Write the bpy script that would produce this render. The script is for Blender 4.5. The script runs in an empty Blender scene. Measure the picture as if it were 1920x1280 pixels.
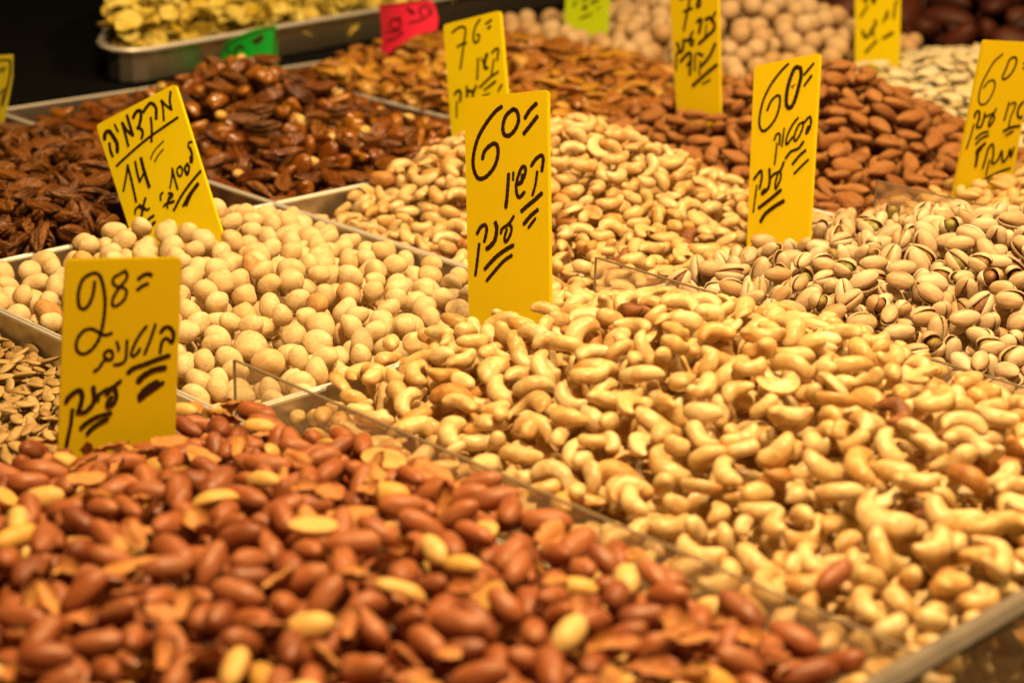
import bpy, math, random
import numpy as np
from mathutils import Matrix, Vector, Euler
random.seed(7); RNG = np.random.default_rng(11)
SC = bpy.context.scene
COL = SC.collection
PI = math.pi

# ------------------------------------------------------------------ camera
# table frame: x and y run along the two directions of the tray grid, z = 0 is the plane of the tray rims
CAM_Z = 0.43
fw = Vector((0.66743441, 0.66690312, -0.33131788))
rt = Vector((0.71252792, -0.70123767, 0.02386849))
up = Vector((0.2164146, 0.25200389, 0.94321724))
cam_d = bpy.data.cameras.new('camera'); cam = bpy.data.objects.new('camera', cam_d); COL.objects.link(cam)
cam.matrix_world = Matrix(((rt.x, up.x, -fw.x, 0), (rt.y, up.y, -fw.y, 0), (rt.z, up.z, -fw.z, CAM_Z), (0, 0, 0, 1)))
cam_d.sensor_width = 36; cam_d.lens = 36 * 3494.26 / 1920
cam_d.clip_start = 0.05; cam_d.clip_end = 50
cam_d.dof.use_dof = True; cam_d.dof.focus_distance = 1.31; cam_d.dof.aperture_fstop = 6.3
SC.camera = cam
SC.render.resolution_x, SC.render.resolution_y = 1024, 682

# ------------------------------------------------------------------ world, lamps, exposure
w = bpy.data.worlds.new('World'); SC.world = w; w.use_nodes = True
bg = w.node_tree.nodes['Background']; bg.inputs[0].default_value = (0.030, 0.018, 0.008, 1); bg.inputs[1].default_value = 0.0
LAMP = (1.0, 0.655, 0.29)
def lamp(loc, target, watt, size):
    d = bpy.data.lights.new('stall_or_fill_lamp', 'AREA'); d.shape = 'DISK'; d.size = size; d.energy = watt; d.color = LAMP
    o = bpy.data.objects.new('stall_or_fill_lamp', d); COL.objects.link(o); o.location = loc
    o.rotation_euler = (Vector(target) - Vector(loc)).to_track_quat('-Z', 'Y').to_euler()
    return o
lamp((0.50, 0.38, 1.18), (0.82, 0.74, 0), 31, 0.09)
lamp((1.45, 0.62, 1.22), (1.35, 0.95, 0), 23, 0.09)
lamp((1.00, 1.45, 1.25), (1.10, 1.40, 0), 8, 0.12)
lamp((0.95, -0.25, 0.80), (0.80, 0.50, 0), 3, 0.12)  # added low fill, no stall bulb: brightens the nuts behind the front panel
SC.view_settings.view_transform = 'Standard'; SC.view_settings.look = 'None'
SC.view_settings.exposure = -0.08; SC.view_settings.gamma = 1
SC.cycles.max_bounces = 8; SC.cycles.use_denoising = True

# ------------------------------------------------------------------ small helpers
def tag(o, label=None, cat=None, group=None, kind=None):
    if label: o['label'] = label
    if cat: o['category'] = cat
    if group: o['group'] = group
    if kind: o['kind'] = kind
    return o
def mesh(name, V, F, mat, smooth=True, mats=None, mi=None):
    """V (n,3) array, F list of faces or (m,k) array"""
    me = bpy.data.meshes.new(name)
    V = np.asarray(V, dtype=np.float32)
    if isinstance(F, np.ndarray):
        m, k = F.shape
        me.vertices.add(len(V)); me.vertices.foreach_set('co', V.ravel())
        me.loops.add(m * k); me.loops.foreach_set('vertex_index', F.astype(np.int32).ravel())
        me.polygons.add(m); me.polygons.foreach_set('loop_start', np.arange(0, m * k, k, dtype=np.int32))
        me.update(calc_edges=True); me.validate()
    else:
        me.from_pydata(V.tolist(), [], [list(map(int, f)) for f in F])
    for x in (mats or [mat]): me.materials.append(x)
    if mi is not None: me.polygons.foreach_set('material_index', np.asarray(mi, dtype=np.int32))
    if smooth: me.polygons.foreach_set('use_smooth', [True] * len(me.polygons))
    me.update()
    return me
def obj(name, me, parent=None, loc=None):
    o = bpy.data.objects.new(name, me); COL.objects.link(o)
    if parent: o.parent = parent
    if loc is not None: o.location = loc
    return o
def empty(name, loc=(0, 0, 0), rz=0):
    o = bpy.data.objects.new(name, None); COL.objects.link(o); o.location = loc; o.rotation_euler = (0, 0, rz); o.empty_display_size = 0.02
    return o
class MB:
    def __init__(s): s.v = []; s.f = []
    def add(s, V, F):
        n = len(s.v); s.v += [tuple(x) for x in V]; s.f += [[i + n for i in f] for f in F]
    def box(s, a, b):
        (x0, y0, z0), (x1, y1, z1) = a, b
        s.add([(x0,y0,z0),(x1,y0,z0),(x1,y1,z0),(x0,y1,z0),(x0,y0,z1),(x1,y0,z1),(x1,y1,z1),(x0,y1,z1)],
              [(0,3,2,1),(4,5,6,7),(0,1,5,4),(1,2,6,5),(2,3,7,6),(3,0,4,7)])
    def mesh(s, name, mat, smooth=False): return mesh(name, s.v, s.f, mat, smooth)

# ------------------------------------------------------------------ materials
def nodes(name):
    m = bpy.data.materials.new(name); m.use_nodes = True; nt = m.node_tree
    return m, nt, nt.nodes['Principled BSDF']
def rgba(c): return (c[0], c[1], c[2], 1)
def nut_mat(name, tones, rough=0.45, patch=None, patch_amt=0.5, patch_scale=90, dots=None, dot_scale=220, dot_thr=0.25,
            bump=0.25, bump_scale=350, stretch=None, spec=0.4, sss=0.0, coat=0.0, mottle=330, gain=0.81, bump_dist=0.0008):
    """tones: list of (pos, rgb) picked per nut; patch: second colour in soft noise patches; dots: specks"""
    m, nt, b = nodes(name); N = nt.nodes; L = nt.links
    oi = N.new('ShaderNodeObjectInfo'); ge = N.new('ShaderNodeNewGeometry')
    ad = N.new('ShaderNodeMath'); ad.operation = 'ADD'; L.new(oi.outputs['Random'], ad.inputs[0]); L.new(ge.outputs['Random Per Island'], ad.inputs[1])
    fr = N.new('ShaderNodeMath'); fr.operation = 'FRACT'; L.new(ad.outputs[0], fr.inputs[0])
    rp = N.new('ShaderNodeValToRGB'); L.new(fr.outputs[0], rp.inputs[0])
    e = rp.color_ramp.elements
    e[0].position = tones[0][0]; e[0].color = rgba(tones[0][1]); e[1].position = tones[-1][0]; e[1].color = rgba(tones[-1][1])
    for p, c in tones[1:-1]: x = e.new(p); x.color = rgba(c)
    wv = N.new('ShaderNodeMath'); wv.operation = 'MULTIPLY'; wv.inputs[1].default_value = 37.0; L.new(fr.outputs[0], wv.inputs[0])
    tc = N.new('ShaderNodeTexCoord'); co = tc.outputs['Object']
    if stretch:
        mp = N.new('ShaderNodeMapping'); mp.inputs['Scale'].default_value = stretch; L.new(co, mp.inputs[0]); co = mp.outputs[0]
    def noise(scale, detail=2, rough_=0.5):
        n = N.new('ShaderNodeTexNoise'); n.noise_dimensions = '4D'; n.inputs['Scale'].default_value = scale
        n.inputs['Detail'].default_value = detail; n.inputs['Roughness'].default_value = rough_
        L.new(co, n.inputs['Vector']); L.new(wv.outputs[0], n.inputs['W']); return n
    col = rp.outputs[0]
    if patch:
        n = noise(patch_scale, 3, 0.6); mr = N.new('ShaderNodeMapRange'); mr.inputs[1].default_value = 0.45; mr.inputs[2].default_value = 0.68
        mr.inputs[4].default_value = patch_amt; L.new(n.outputs[0], mr.inputs[0])
        mx = N.new('ShaderNodeMix'); mx.data_type = 'RGBA'; L.new(mr.outputs[0], mx.inputs[0]); L.new(col, mx.inputs[6]); mx.inputs[7].default_value = rgba(patch); col = mx.outputs[2]
    if dots:
        vo = N.new('ShaderNodeTexVoronoi'); vo.voronoi_dimensions = '4D'; vo.inputs['Scale'].default_value = dot_scale; L.new(tc.outputs['Object'], vo.inputs['Vector']); L.new(wv.outputs[0], vo.inputs['W'])
        mr = N.new('ShaderNodeMapRange'); mr.inputs[1].default_value = dot_thr; mr.inputs[2].default_value = dot_thr * 0.7; mr.inputs[3].default_value = 0; mr.inputs[4].default_value = 1
        L.new(vo.outputs['Distance'], mr.inputs[0])
        mx = N.new('ShaderNodeMix'); mx.data_type = 'RGBA'; L.new(mr.outputs[0], mx.inputs[0]); L.new(col, mx.inputs[6]); mx.inputs[7].default_value = rgba(dots); col = mx.outputs[2]
    mo = noise(mottle, 4, 0.7); mm = N.new('ShaderNodeMapRange'); mm.inputs[1].default_value = 0.3; mm.inputs[2].default_value = 0.72; mm.inputs[3].default_value = 0.74 * gain; mm.inputs[4].default_value = 1.10 * gain; L.new(mo.outputs[0], mm.inputs[0])
    vm = N.new('ShaderNodeVectorMath'); vm.operation = 'SCALE'; L.new(col, vm.inputs[0]); L.new(mm.outputs[0], vm.inputs['Scale']); col = vm.outputs[0]
    L.new(col, b.inputs['Base Color'])
    rm_ = N.new('ShaderNodeMapRange'); rm_.inputs[3].default_value = rough - 0.10; rm_.inputs[4].default_value = rough + 0.14; L.new(mo.outputs[0], rm_.inputs[0]); L.new(rm_.outputs[0], b.inputs['Roughness'])
    b.inputs['Specular IOR Level'].default_value = spec
    b.inputs['Coat Weight'].default_value = coat; b.inputs['Coat Roughness'].default_value = 0.12
    if sss:
        b.inputs['Subsurface Weight'].default_value = sss; b.inputs['Subsurface Radius'].default_value = (1, 0.5, 0.2); b.inputs['Subsurface Scale'].default_value = 0.0018
    if bump:
        n = N.new('ShaderNodeTexNoise'); n.inputs['Scale'].default_value = bump_scale; n.inputs['Detail'].default_value = 3; L.new(co, n.inputs['Vector'])
        bp = N.new('ShaderNodeBump'); bp.inputs['Strength'].default_value = bump; bp.inputs['Distance'].default_value = bump_dist; L.new(n.outputs[0], bp.inputs['Height']); L.new(bp.outputs[0], b.inputs['Normal'])
    return m
def plain(name, c, rough=0.5, metal=0.0, noise_amt=0.0, noise_scale=40, c2=None, stretch=None, bump=0.0, spec=0.5):
    m, nt, b = nodes(name); N = nt.nodes; L = nt.links
    b.inputs['Base Color'].default_value = rgba(c); b.inputs['Roughness'].default_value = rough; b.inputs['Metallic'].default_value = metal; b.inputs['Specular IOR Level'].default_value = spec
    if noise_amt or bump:
        tc = N.new('ShaderNodeTexCoord'); mp = N.new('ShaderNodeMapping'); L.new(tc.outputs['Object'], mp.inputs[0])
        if stretch: mp.inputs['Scale'].default_value = stretch
        n = N.new('ShaderNodeTexNoise'); n.inputs['Scale'].default_value = noise_scale; n.inputs['Detail'].default_value = 5; L.new(mp.outputs[0], n.inputs[0])
        if noise_amt:
            mr = N.new('ShaderNodeMapRange'); mr.inputs[1].default_value = 0.35; mr.inputs[2].default_value = 0.7; mr.inputs[4].default_value = noise_amt; L.new(n.outputs[0], mr.inputs[0])
            mx = N.new('ShaderNodeMix'); mx.data_type = 'RGBA'; L.new(mr.outputs[0], mx.inputs[0]); mx.inputs[6].default_value = rgba(c); mx.inputs[7].default_value = rgba(c2 or tuple(x * 0.5 for x in c)); L.new(mx.outputs[2], b.inputs['Base Color'])
            ar = N.new('ShaderNodeMapRange'); ar.inputs[3].default_value = rough; ar.inputs[4].default_value = min(1, rough + 0.2); L.new(n.outputs[0], ar.inputs[0]); L.new(ar.outputs[0], b.inputs['Roughness'])
        if bump:
            bp = N.new('ShaderNodeBump'); bp.inputs['Strength'].default_value = bump; bp.inputs['Distance'].default_value = 0.0006; L.new(n.outputs[0], bp.inputs['Height']); L.new(bp.outputs[0], b.inputs['Normal'])
    return m
M = {}
M['steel'] = plain('worn_steel', (0.58, 0.56, 0.52), 0.30, 1.0, 0.6, 60, (0.30, 0.27, 0.22), None, 0.15)
M['steel_rim'] = plain('bright_rim_steel', (0.74, 0.72, 0.69), 0.38, 0.45, 0.35, 120, (0.48, 0.45, 0.40))
M['bar'] = plain('dull_aluminium', (0.17, 0.145, 0.12), 0.6, 0.3, 0.6, 70, (0.10, 0.08, 0.065))
M['black'] = plain('black_laminate', (0.004, 0.004, 0.004), 0.8, spec=0.05)
M['ink'] = plain('black_marker_ink', (0.020, 0.006, 0.003), 0.45, 0, 0.5, 300, (0.045, 0.014, 0.005), spec=0.3)
def acrylic():
    m, nt, b = nodes('smoky_acrylic'); N = nt.nodes; L = nt.links
    out = [n for n in N if n.type == 'OUTPUT_MATERIAL'][0]
    gl = N.new('ShaderNodeBsdfGlossy'); gl.inputs['Roughness'].default_value = 0.08; gl.inputs[0].default_value = (1, 1, 1, 1)
    tr = N.new('ShaderNodeBsdfTransparent'); tr.inputs[0].default_value = (0.95, 0.93, 0.89, 1)
    df = N.new('ShaderNodeBsdfDiffuse'); df.inputs[0].default_value = (0.60, 0.55, 0.46, 1)
    tl_ = N.new('ShaderNodeBsdfTranslucent'); tl_.inputs[0].default_value = (0.60, 0.55, 0.46, 1)
    hz = N.new('ShaderNodeMixShader'); hz.inputs[0].default_value = 0.5; L.new(df.outputs[0], hz.inputs[1]); L.new(tl_.outputs[0], hz.inputs[2])
    tc = N.new('ShaderNodeTexCoord'); no = N.new('ShaderNodeTexNoise'); no.inputs['Scale'].default_value = 45; no.inputs['Detail'].default_value = 5; L.new(tc.outputs['Object'], no.inputs[0])
    mr = N.new('ShaderNodeMapRange'); mr.inputs[1].default_value = 0.3; mr.inputs[2].default_value = 0.75; mr.inputs[3].default_value = 0.10; mr.inputs[4].default_value = 0.26; L.new(no.outputs[0], mr.inputs[0])
    m1 = N.new('ShaderNodeMixShader'); L.new(mr.outputs[0], m1.inputs[0]); L.new(tr.outputs[0], m1.inputs[1]); L.new(hz.outputs[0], m1.inputs[2])
    m2 = N.new('ShaderNodeMixShader'); m2.inputs[0].default_value = 0.05; L.new(m1.outputs[0], m2.inputs[1]); L.new(gl.outputs[0], m2.inputs[2])
    L.new(m2.outputs[0], out.inputs[0]); return m
M['acrylic'] = acrylic()
M['acrylic_edge'] = plain('scuffed_acrylic_edge', (0.20, 0.15, 0.09), 0.4)
def card(name, c, c2):
    m, nt, b = nodes(name); N = nt.nodes; L = nt.links
    tc = N.new('ShaderNodeTexCoord'); mp = N.new('ShaderNodeMapping'); mp.inputs['Scale'].default_value = (1, 1, 0.06); L.new(tc.outputs['Object'], mp.inputs[0])
    n = N.new('ShaderNodeTexNoise'); n.inputs['Scale'].default_value = 500; n.inputs['Detail'].default_value = 3; L.new(mp.outputs[0], n.inputs[0])
    n2 = N.new('ShaderNodeTexNoise'); n2.inputs['Scale'].default_value = 30; n2.inputs['Detail'].default_value = 6; n2.inputs['Roughness'].default_value = 0.65; L.new(tc.outputs['Object'], n2.inputs[0])
    ad = N.new('ShaderNodeMath'); ad.operation = 'MULTIPLY'; L.new(n.outputs[0], ad.inputs[0]); L.new(n2.outputs[0], ad.inputs[1])
    mr = N.new('ShaderNodeMapRange'); mr.inputs[1].default_value = 0.15; mr.inputs[2].default_value = 0.42; L.new(ad.outputs[0], mr.inputs[0])
    mx = N.new('ShaderNodeMix'); mx.data_type = 'RGBA'; L.new(mr.outputs[0], mx.inputs[0]); mx.inputs[6].default_value = rgba(c); mx.inputs[7].default_value = rgba(c2); L.new(mx.outputs[2], b.inputs['Base Color'])
    b.inputs['Roughness'].default_value = 0.42; b.inputs['Specular IOR Level'].default_value = 0.3
    bp = N.new('ShaderNodeBump'); bp.inputs['Strength'].default_value = 0.05; bp.inputs['Distance'].default_value = 0.0003; L.new(n.outputs[0], bp.inputs['Height']); L.new(bp.outputs[0], b.inputs['Normal'])
    return m
M['yellow'] = card('amber_yellow_plastic', (0.66, 0.51, 0.004), (0.64, 0.49, 0.003))
M['lemon'] = card('lemon_yellow_plastic', (0.74, 0.62, 0.004), (0.72, 0.59, 0.003))
M['olive'] = card('pale_yellow_card', (0.55, 0.50, 0.02), (0.45, 0.40, 0.02))
M['limecol'] = card('lime_plastic', (0.52, 0.70, 0.01), (0.45, 0.62, 0.01))
M['green'] = card('green_card', (0.005, 0.36, 0.03), (0.004, 0.30, 0.02))
M['pink'] = card('pink_card', (0.85, 0.03, 0.10), (0.78, 0.02, 0.07))
# ------------------------------------------------------------------ nut shapes
def tube(C, Nn, Bb, ra, rb, seg, mod=None):
    """closed tube through centres C with frames Nn, Bb and radii ra, rb; a pole at either end"""
    n = len(C); th = np.linspace(0, 2 * PI, seg, endpoint=False)
    V = []
    for i in range(n):
        k = 1.0 if mod is None else mod(i / (n - 1), th)
        V.append(C[i] + np.outer(np.cos(th) * ra[i] * k, Nn[i]) + np.outer(np.sin(th) * rb[i] * k, Bb[i]))
    V = np.concatenate(V); T = [C[0] - (C[1] - C[0]) * 0.25, C[-1] + (C[-1] - C[-2]) * 0.25]
    F = [(i * seg + j, i * seg + (j + 1) % seg, (i + 1) * seg + (j + 1) % seg, (i + 1) * seg + j) for i in range(n - 1) for j in range(seg)]
    a = len(V); V = np.vstack([V, T])
    F += [(a, (j + 1) % seg, j, j) for j in range(seg)] + [(a + 1, (n - 1) * seg + j, (n - 1) * seg + (j + 1) % seg, (n - 1) * seg + (j + 1) % seg) for j in range(seg)]
    F = [tuple(dict.fromkeys(f)) for f in F]
    return V, F
def wob(V, amp, freq, k=3, rng=RNG):
    """smooth irregular displacement along the direction from the centre"""
    d = np.zeros(len(V))
    for _ in range(k):
        q = rng.normal(size=3); q *= freq / np.linalg.norm(q); d += np.sin(V @ q + rng.uniform(0, 6.28))
    return V * (1 + amp * d / k)[:, None]
def cashew(rng, seg=14, n=15, broken=False):
    R = rng.uniform(0.0098, 0.0130); arc = rng.uniform(2.5, 3.9) * (0.5 if broken else 1)
    r0 = rng.uniform(0.0049, 0.0061); s = 1 - np.cos(np.linspace(0.22, PI - (0.55 if broken else 0.22), n)); t = s / 2
    ph = (t - 0.5) * arc; tw = rng.uniform(-0.0022, 0.0022)
    C = np.stack([R * np.cos(ph) - R * 0.55, R * np.sin(ph), tw * np.sin(2 * ph)], 1)
    Nn = np.stack([np.cos(ph), np.sin(ph), 0 * ph], 1); Bb = np.tile([0, 0, 1.0], (n, 1))
    pr = np.power(np.clip(1 - np.abs(2 * t - 1) ** 2.6, 0.02, 1), 0.5); pr *= 1 + rng.uniform(-0.36, 0.36) * (2 * t - 1) * 1.0 + 0.16 * np.sin(PI * t)
    if broken: pr[-1] *= 0.9
    g = rng.uniform(0.06, 0.16); C[:, 2] += rng.uniform(-1, 1) * 0.0016 * np.sin(3 * ph)
    V, F = tube(C, Nn, Bb, r0 * pr, r0 * pr * rng.uniform(0.84, 0.98), seg, lambda u, th: 1 - g * np.exp(-(np.mod(th - PI * 0.97 + PI, 2 * PI) - PI) ** 2 / 0.08) - 0.03 * np.exp(-(np.mod(th + PI, 2 * PI) - PI) ** 2 / 0.02))
    return wob(wob(V, 0.05, 330, 3, rng), 0.028, 700, 3, rng), F
def cashew_half(rng):
    V, F = cashew(rng); cut = V[:, 2] > 0.0002; V[cut, 2] = 0.0002 + 0.05 * V[cut, 2] - 0.0011 * np.exp(-(np.hypot(V[cut, 0] + 0.0062, V[cut, 1]) - 0.0113) ** 2 / 2e-6)
    return V, F
def blob(rx, ry, rz, rng, seg=14, n=10, amp=0.04, freq=250, shape=None):
    a = np.linspace(0.18, PI - 0.18, n); C = np.stack([-rx * np.cos(a), 0 * a, 0 * a], 1)
    pr = np.sin(a); Nn = np.tile([0, 1.0, 0], (n, 1)); Bb = np.tile([0, 0, 1.0], (n, 1))
    if shape is not None: pr = pr * shape(-np.cos(a))
    V, F = tube(C, Nn, Bb, ry * pr, rz * pr, seg)
    V[-2] = (-rx, 0, 0); V[-1] = (rx, 0, 0)
    return wob(V, amp, freq, 3, rng), F
def macadamia(rng, seg=16, n=12):
    r = rng.uniform(0.0084, 0.0106); V, F = blob(r * rng.uniform(1, 1.2), r, r * rng.uniform(0.78, 1), rng, seg, n, 0.24, 230); V = wob(V, 0.13, 430, 4, rng)
    if rng.random() < 0.0: V[:, 2] = np.minimum(V[:, 2], r * 0.1 + 0.0006 * np.sin(V[:, 0] * 500))      # a half with its flat side
    return V, F
def hazel(rng, seg=12, n=9):
    r = rng.uniform(0.0115, 0.0140); return blob(r * rng.uniform(1, 1.2), r, r, rng, seg, n, 0.05, 160)
def peanut(rng, seg=14, n=12):
    L = rng.uniform(0.0105, 0.0135); r = rng.uniform(0.0060, 0.0070); pin = rng.uniform(0.0, 0.10); sk = rng.uniform(-0.12, 0.12)
    return blob(L, r, r * rng.uniform(0.88, 1), rng, seg, n, 0.045, 330, lambda u: (1 - pin * np.exp(-(u - 0.1) ** 2 / 0.08)) * (1 + sk * u))
def peanut_half(rng, seg=16, n=12):
    V, F = peanut(rng, seg, n); r = 0.006
    low = V[:, 2] > 0.0004; q = V[:, 1] / 0.006
    V[low, 2] = 0.0004 + 0.0012 * np.clip(np.abs(q[low]) - 0.15, 0, 0.5)
    return V, F
def skin_flake(rng):
    nx, ny = 7, 5; L = rng.uniform(0.006, 0.012); W = rng.uniform(0.004, 0.007); cur = rng.uniform(0.4, 1.2)
    u, v = np.meshgrid(np.linspace(-1, 1, nx), np.linspace(-1, 1, ny), indexing='ij')
    sh = np.sqrt(np.clip(1 - u ** 2 * 0.85, 0, 1)); y = v * sh * W * (1 + 0.2 * np.sin(5 * u + rng.uniform(0, 6)))
    z = -cur * (v * sh) ** 2 * W - 0.25 * u ** 2 * L * cur + 0.0006 * np.sin(9 * u + 4 * v)
    T = np.stack([u * L, y, z], -1).reshape(-1, 3); Bm = T - [0, 0, 0.00025]; V = np.vstack([T, Bm]); o = nx * ny; F = []
    for i in range(nx - 1):
        for j in range(ny - 1):
            a = i * ny + j; F += [(a, a + ny, a + ny + 1, a + 1), (o + a, o + a + 1, o + a + ny + 1, o + a + ny)]
    per = [i * ny for i in range(nx)] + [(nx - 1) * ny + j for j in range(1, ny)] + [i * ny + ny - 1 for i in range(nx - 2, -1, -1)] + [j for j in range(ny - 2, 0, -1)]
    F += [(per[k], per[(k + 1) % len(per)], o + per[(k + 1) % len(per)], o + per[k]) for k in range(len(per))]
    return V, F
def almond(rng, seg=14, n=11, s=1.0):
    L = rng.uniform(0.0134, 0.0164) * s; w_ = rng.uniform(0.0076, 0.0090) * s
    V, F = blob(L, w_, w_ * rng.uniform(0.56, 0.72), rng, seg, n, 0.05, 240, lambda u: (1 - 0.24 * u) * (1 - 0.22 * np.clip(u, 0, 1) ** 2))
    th = np.arctan2(V[:, 2], V[:, 1]); V[:, 1:] *= (1 + 0.02 * np.sin(th * 9 + V[:, 0] * 300))[:, None]
    return V, F
def pecan(rng, seg=26, n=14, s=1.0):
    L = rng.uniform(0.0165, 0.020) * s; w_ = rng.uniform(0.0060, 0.0078) * s; h_ = w_ * rng.uniform(0.65, 0.85)
    V, F = blob(L, w_, h_, rng, seg, n, 0.10, 240, lambda u: 1 - 0.12 * u)
    q = V[:, 1] / w_; ph = rng.uniform(-0.4, 0.4); wv = 0.35 * np.sin(V[:, 0] * 230 + rng.uniform(0, 6))
    ridge = np.abs(np.cos(q * 4.4 + ph + wv)) ** 0.8; lob = 1 - 0.5 * np.exp(-q ** 2 / 0.02)
    V[:, 2] = np.where(V[:, 2] > 0, V[:, 2] * (0.12 + 1.15 * ridge ** 1.4) * lob, V[:, 2] * (0.40 + 0.5 * ridge) * (1 - 0.8 * np.exp(-q ** 2 / 0.04)))
    V[:, 2] += -0.16 * L * (V[:, 0] / L) ** 2
    V[:, 1] *= 1 + 0.10 * np.sin(V[:, 0] * 620 + rng.uniform(0, 6)) * np.abs(q)
    return V, F
def walnut(rng):
    V, F = blob(rng.uniform(.010, .016), rng.uniform(.008, .011), rng.uniform(.005, .008), rng, 20, 14, 0.26, 330); V = wob(V, 0.30, 620, 4, rng); return V, F
def flat_seed(rng, L0, W0, T0, seg=12, n=9):
    L = L0 * rng.uniform(0.9, 1.1); w_ = W0 * rng.uniform(0.9, 1.1)
    V, F = blob(L, w_, T0, rng, seg, n, 0.02, 200, lambda u: (1 - 0.25 * u))
    q = np.clip(np.abs(V[:, 1]) / w_, 0, 1); V[:, 2] *= 1 - 0.35 * q ** 3; V[:, 2] += 0.0008 * np.sin(V[:, 0] * 150 + rng.uniform(0, 6))
    return V, F
def chip(rng):
    nr, ns = 4, 12; R = rng.uniform(0.009, 0.015); V = [(0, 0, 0)]; ph = rng.uniform(0, 6.28)
    for i in range(1, nr + 1):
        for j in range(ns):
            a = 2 * PI * j / ns; r = R * i / nr * (1 + 0.14 * math.sin(2 * a + ph) + 0.08 * math.sin(5 * a + ph))
            V.append((r * math.cos(a), r * math.sin(a), 0.22 * R * (i / nr) ** 2 * math.sin(2 * a + ph) + 0.10 * R * math.sin(3 * a)))
    V = np.array(V); F = [(0, 1 + j, 1 + (j + 1) % ns) for j in range(ns)]
    F += [(1 + i * ns + j, 1 + (i + 1) * ns + j, 1 + (i + 1) * ns + (j + 1) % ns, 1 + i * ns + (j + 1) % ns) for i in range(nr - 1) for j in range(ns)]
    o = len(V); F2 = [tuple(o + k for k in reversed(f)) for f in F]
    side = [(1 + (nr - 1) * ns + (j + 1) % ns, 1 + (nr - 1) * ns + j, o + 1 + (nr - 1) * ns + j, o + 1 + (nr - 1) * ns + (j + 1) % ns) for j in range(ns)]
    side = [tuple(reversed(f)) for f in side]
    return np.vstack([V, V - [0, 0, 0.0014]]), F + F2 + side
def pist_shell(rng, side, op, a=0.0118, b=0.0074, c=0.0072, nu=9, nv=7):
    """half a pistachio shell, hinged at the stem end (x = -a) and swung open by op"""
    outer, inner = [], []
    u = np.linspace(0, PI, nu); v = np.linspace(0, PI, nv)
    for k, (aa, bb, cc) in enumerate(((a, b, c), (a * 0.93, b * 0.88, c * 0.88))):
        P = np.array([(-aa * math.cos(x) * (1 if math.cos(x) > 0 else 1.08), side * bb * math.sin(x) ** 0.9 * math.sin(y) + side * 0.0001, cc * math.sin(x) ** 0.9 * math.cos(y)) for x in u for y in v])
        (outer if k == 0 else inner).append(P)
    P = np.vstack([outer[0], inner[0]]); o = nu * nv
    ca, sa = math.cos(side * op), math.sin(side * op); x = P[:, 0] + a; y = P[:, 1]
    P[:, 0] = x * ca - y * sa - a; P[:, 1] = x * sa + y * ca
    F = []
    for i in range(nu - 1):
        for j in range(nv - 1):
            q = (i * nv + j, (i + 1) * nv + j, (i + 1) * nv + j + 1, i * nv + j + 1); r = tuple(o + z for z in reversed(q))
            F += [q, r] if side > 0 else [tuple(reversed(q)), tuple(reversed(r))]
    for i in range(nu - 1):
        for j, fl in ((0, 1), (nv - 1, -1)):
            q = (i * nv + j, o + i * nv + j, o + (i + 1) * nv + j, (i + 1) * nv + j); F.append(q if fl * side > 0 else tuple(reversed(q)))
    return P, F
def join(parts):
    V = []; F = []; n = 0
    for v, f in parts: V.append(v); F += [tuple(i + n for i in q) for q in f]; n += len(v)
    return np.vstack(V), F

M['cashew'] = nut_mat('cashew_flesh', [(0, (0.80, 0.54, 0.21)), (0.3, (0.88, 0.67, 0.33)), (0.6, (0.86, 0.62, 0.28)), (0.85, (0.92, 0.73, 0.41)), (1, (0.77, 0.48, 0.16))], 0.36, (0.62, 0.28, 0.06), 0.85, 80, dots=(0.35, 0.14, 0.03), dot_scale=330, dot_thr=0.13, bump=0.4, bump_scale=300, sss=0.0, spec=0.5, mottle=260)
M['toasted'] = nut_mat('toasted_cashew', [(0, (0.68, 0.35, 0.09)), (0.5, (0.74, 0.43, 0.14)), (1, (0.58, 0.27, 0.07))], 0.45, (0.30, 0.10, 0.03), 0.8, 110, bump=0.3)
M['scorched'] = nut_mat('scorched_cashew', [(0, (0.28, 0.10, 0.03)), (1, (0.38, 0.15, 0.05))], 0.55, (0.10, 0.03, 0.01), 0.9, 140, bump=0.7, bump_scale=260)
M['macadamia'] = nut_mat('floured_macadamia', [(0, (0.84, 0.62, 0.33)), (0.3, (0.92, 0.75, 0.46)), (0.6, (0.87, 0.66, 0.36)), (0.85, (0.91, 0.72, 0.43)), (1, (0.82, 0.57, 0.28))], 0.55, (0.76, 0.47, 0.18), 0.5, 95, dots=(0.95, 0.86, 0.66), dot_scale=500, dot_thr=0.22, bump=0.5, bump_scale=520, spec=0.25)
M['macadamia_brown'] = nut_mat('browned_macadamia', [(0, (0.66, 0.35, 0.11)), (1, (0.76, 0.46, 0.18))], 0.55, (0.42, 0.18, 0.05), 0.7, 110, bump=0.5, bump_scale=420)
M['skin'] = nut_mat('red_peanut_skin', [(0, (0.31, 0.082, 0.024)), (0.4, (0.41, 0.122, 0.038)), (0.75, (0.36, 0.105, 0.036)), (1, (0.22, 0.050, 0.016))], 0.42, (0.52, 0.22, 0.10), 0.6, 140, bump=0.45, bump_scale=420, stretch=(0.35, 1, 1))
M['blanched'] = nut_mat('blanched_peanut', [(0, (0.80, 0.48, 0.12)), (0.5, (0.86, 0.60, 0.24)), (1, (0.78, 0.42, 0.08))], 0.45, (0.66, 0.32, 0.06), 0.4, 90, bump=0.2)
M['flake'] = nut_mat('papery_peanut_skin', [(0, (0.50, 0.18, 0.05)), (0.5, (0.62, 0.28, 0.07)), (1, (0.42, 0.12, 0.04))], 0.6, (0.70, 0.40, 0.14), 0.5, 120, bump=0.4)
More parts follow.
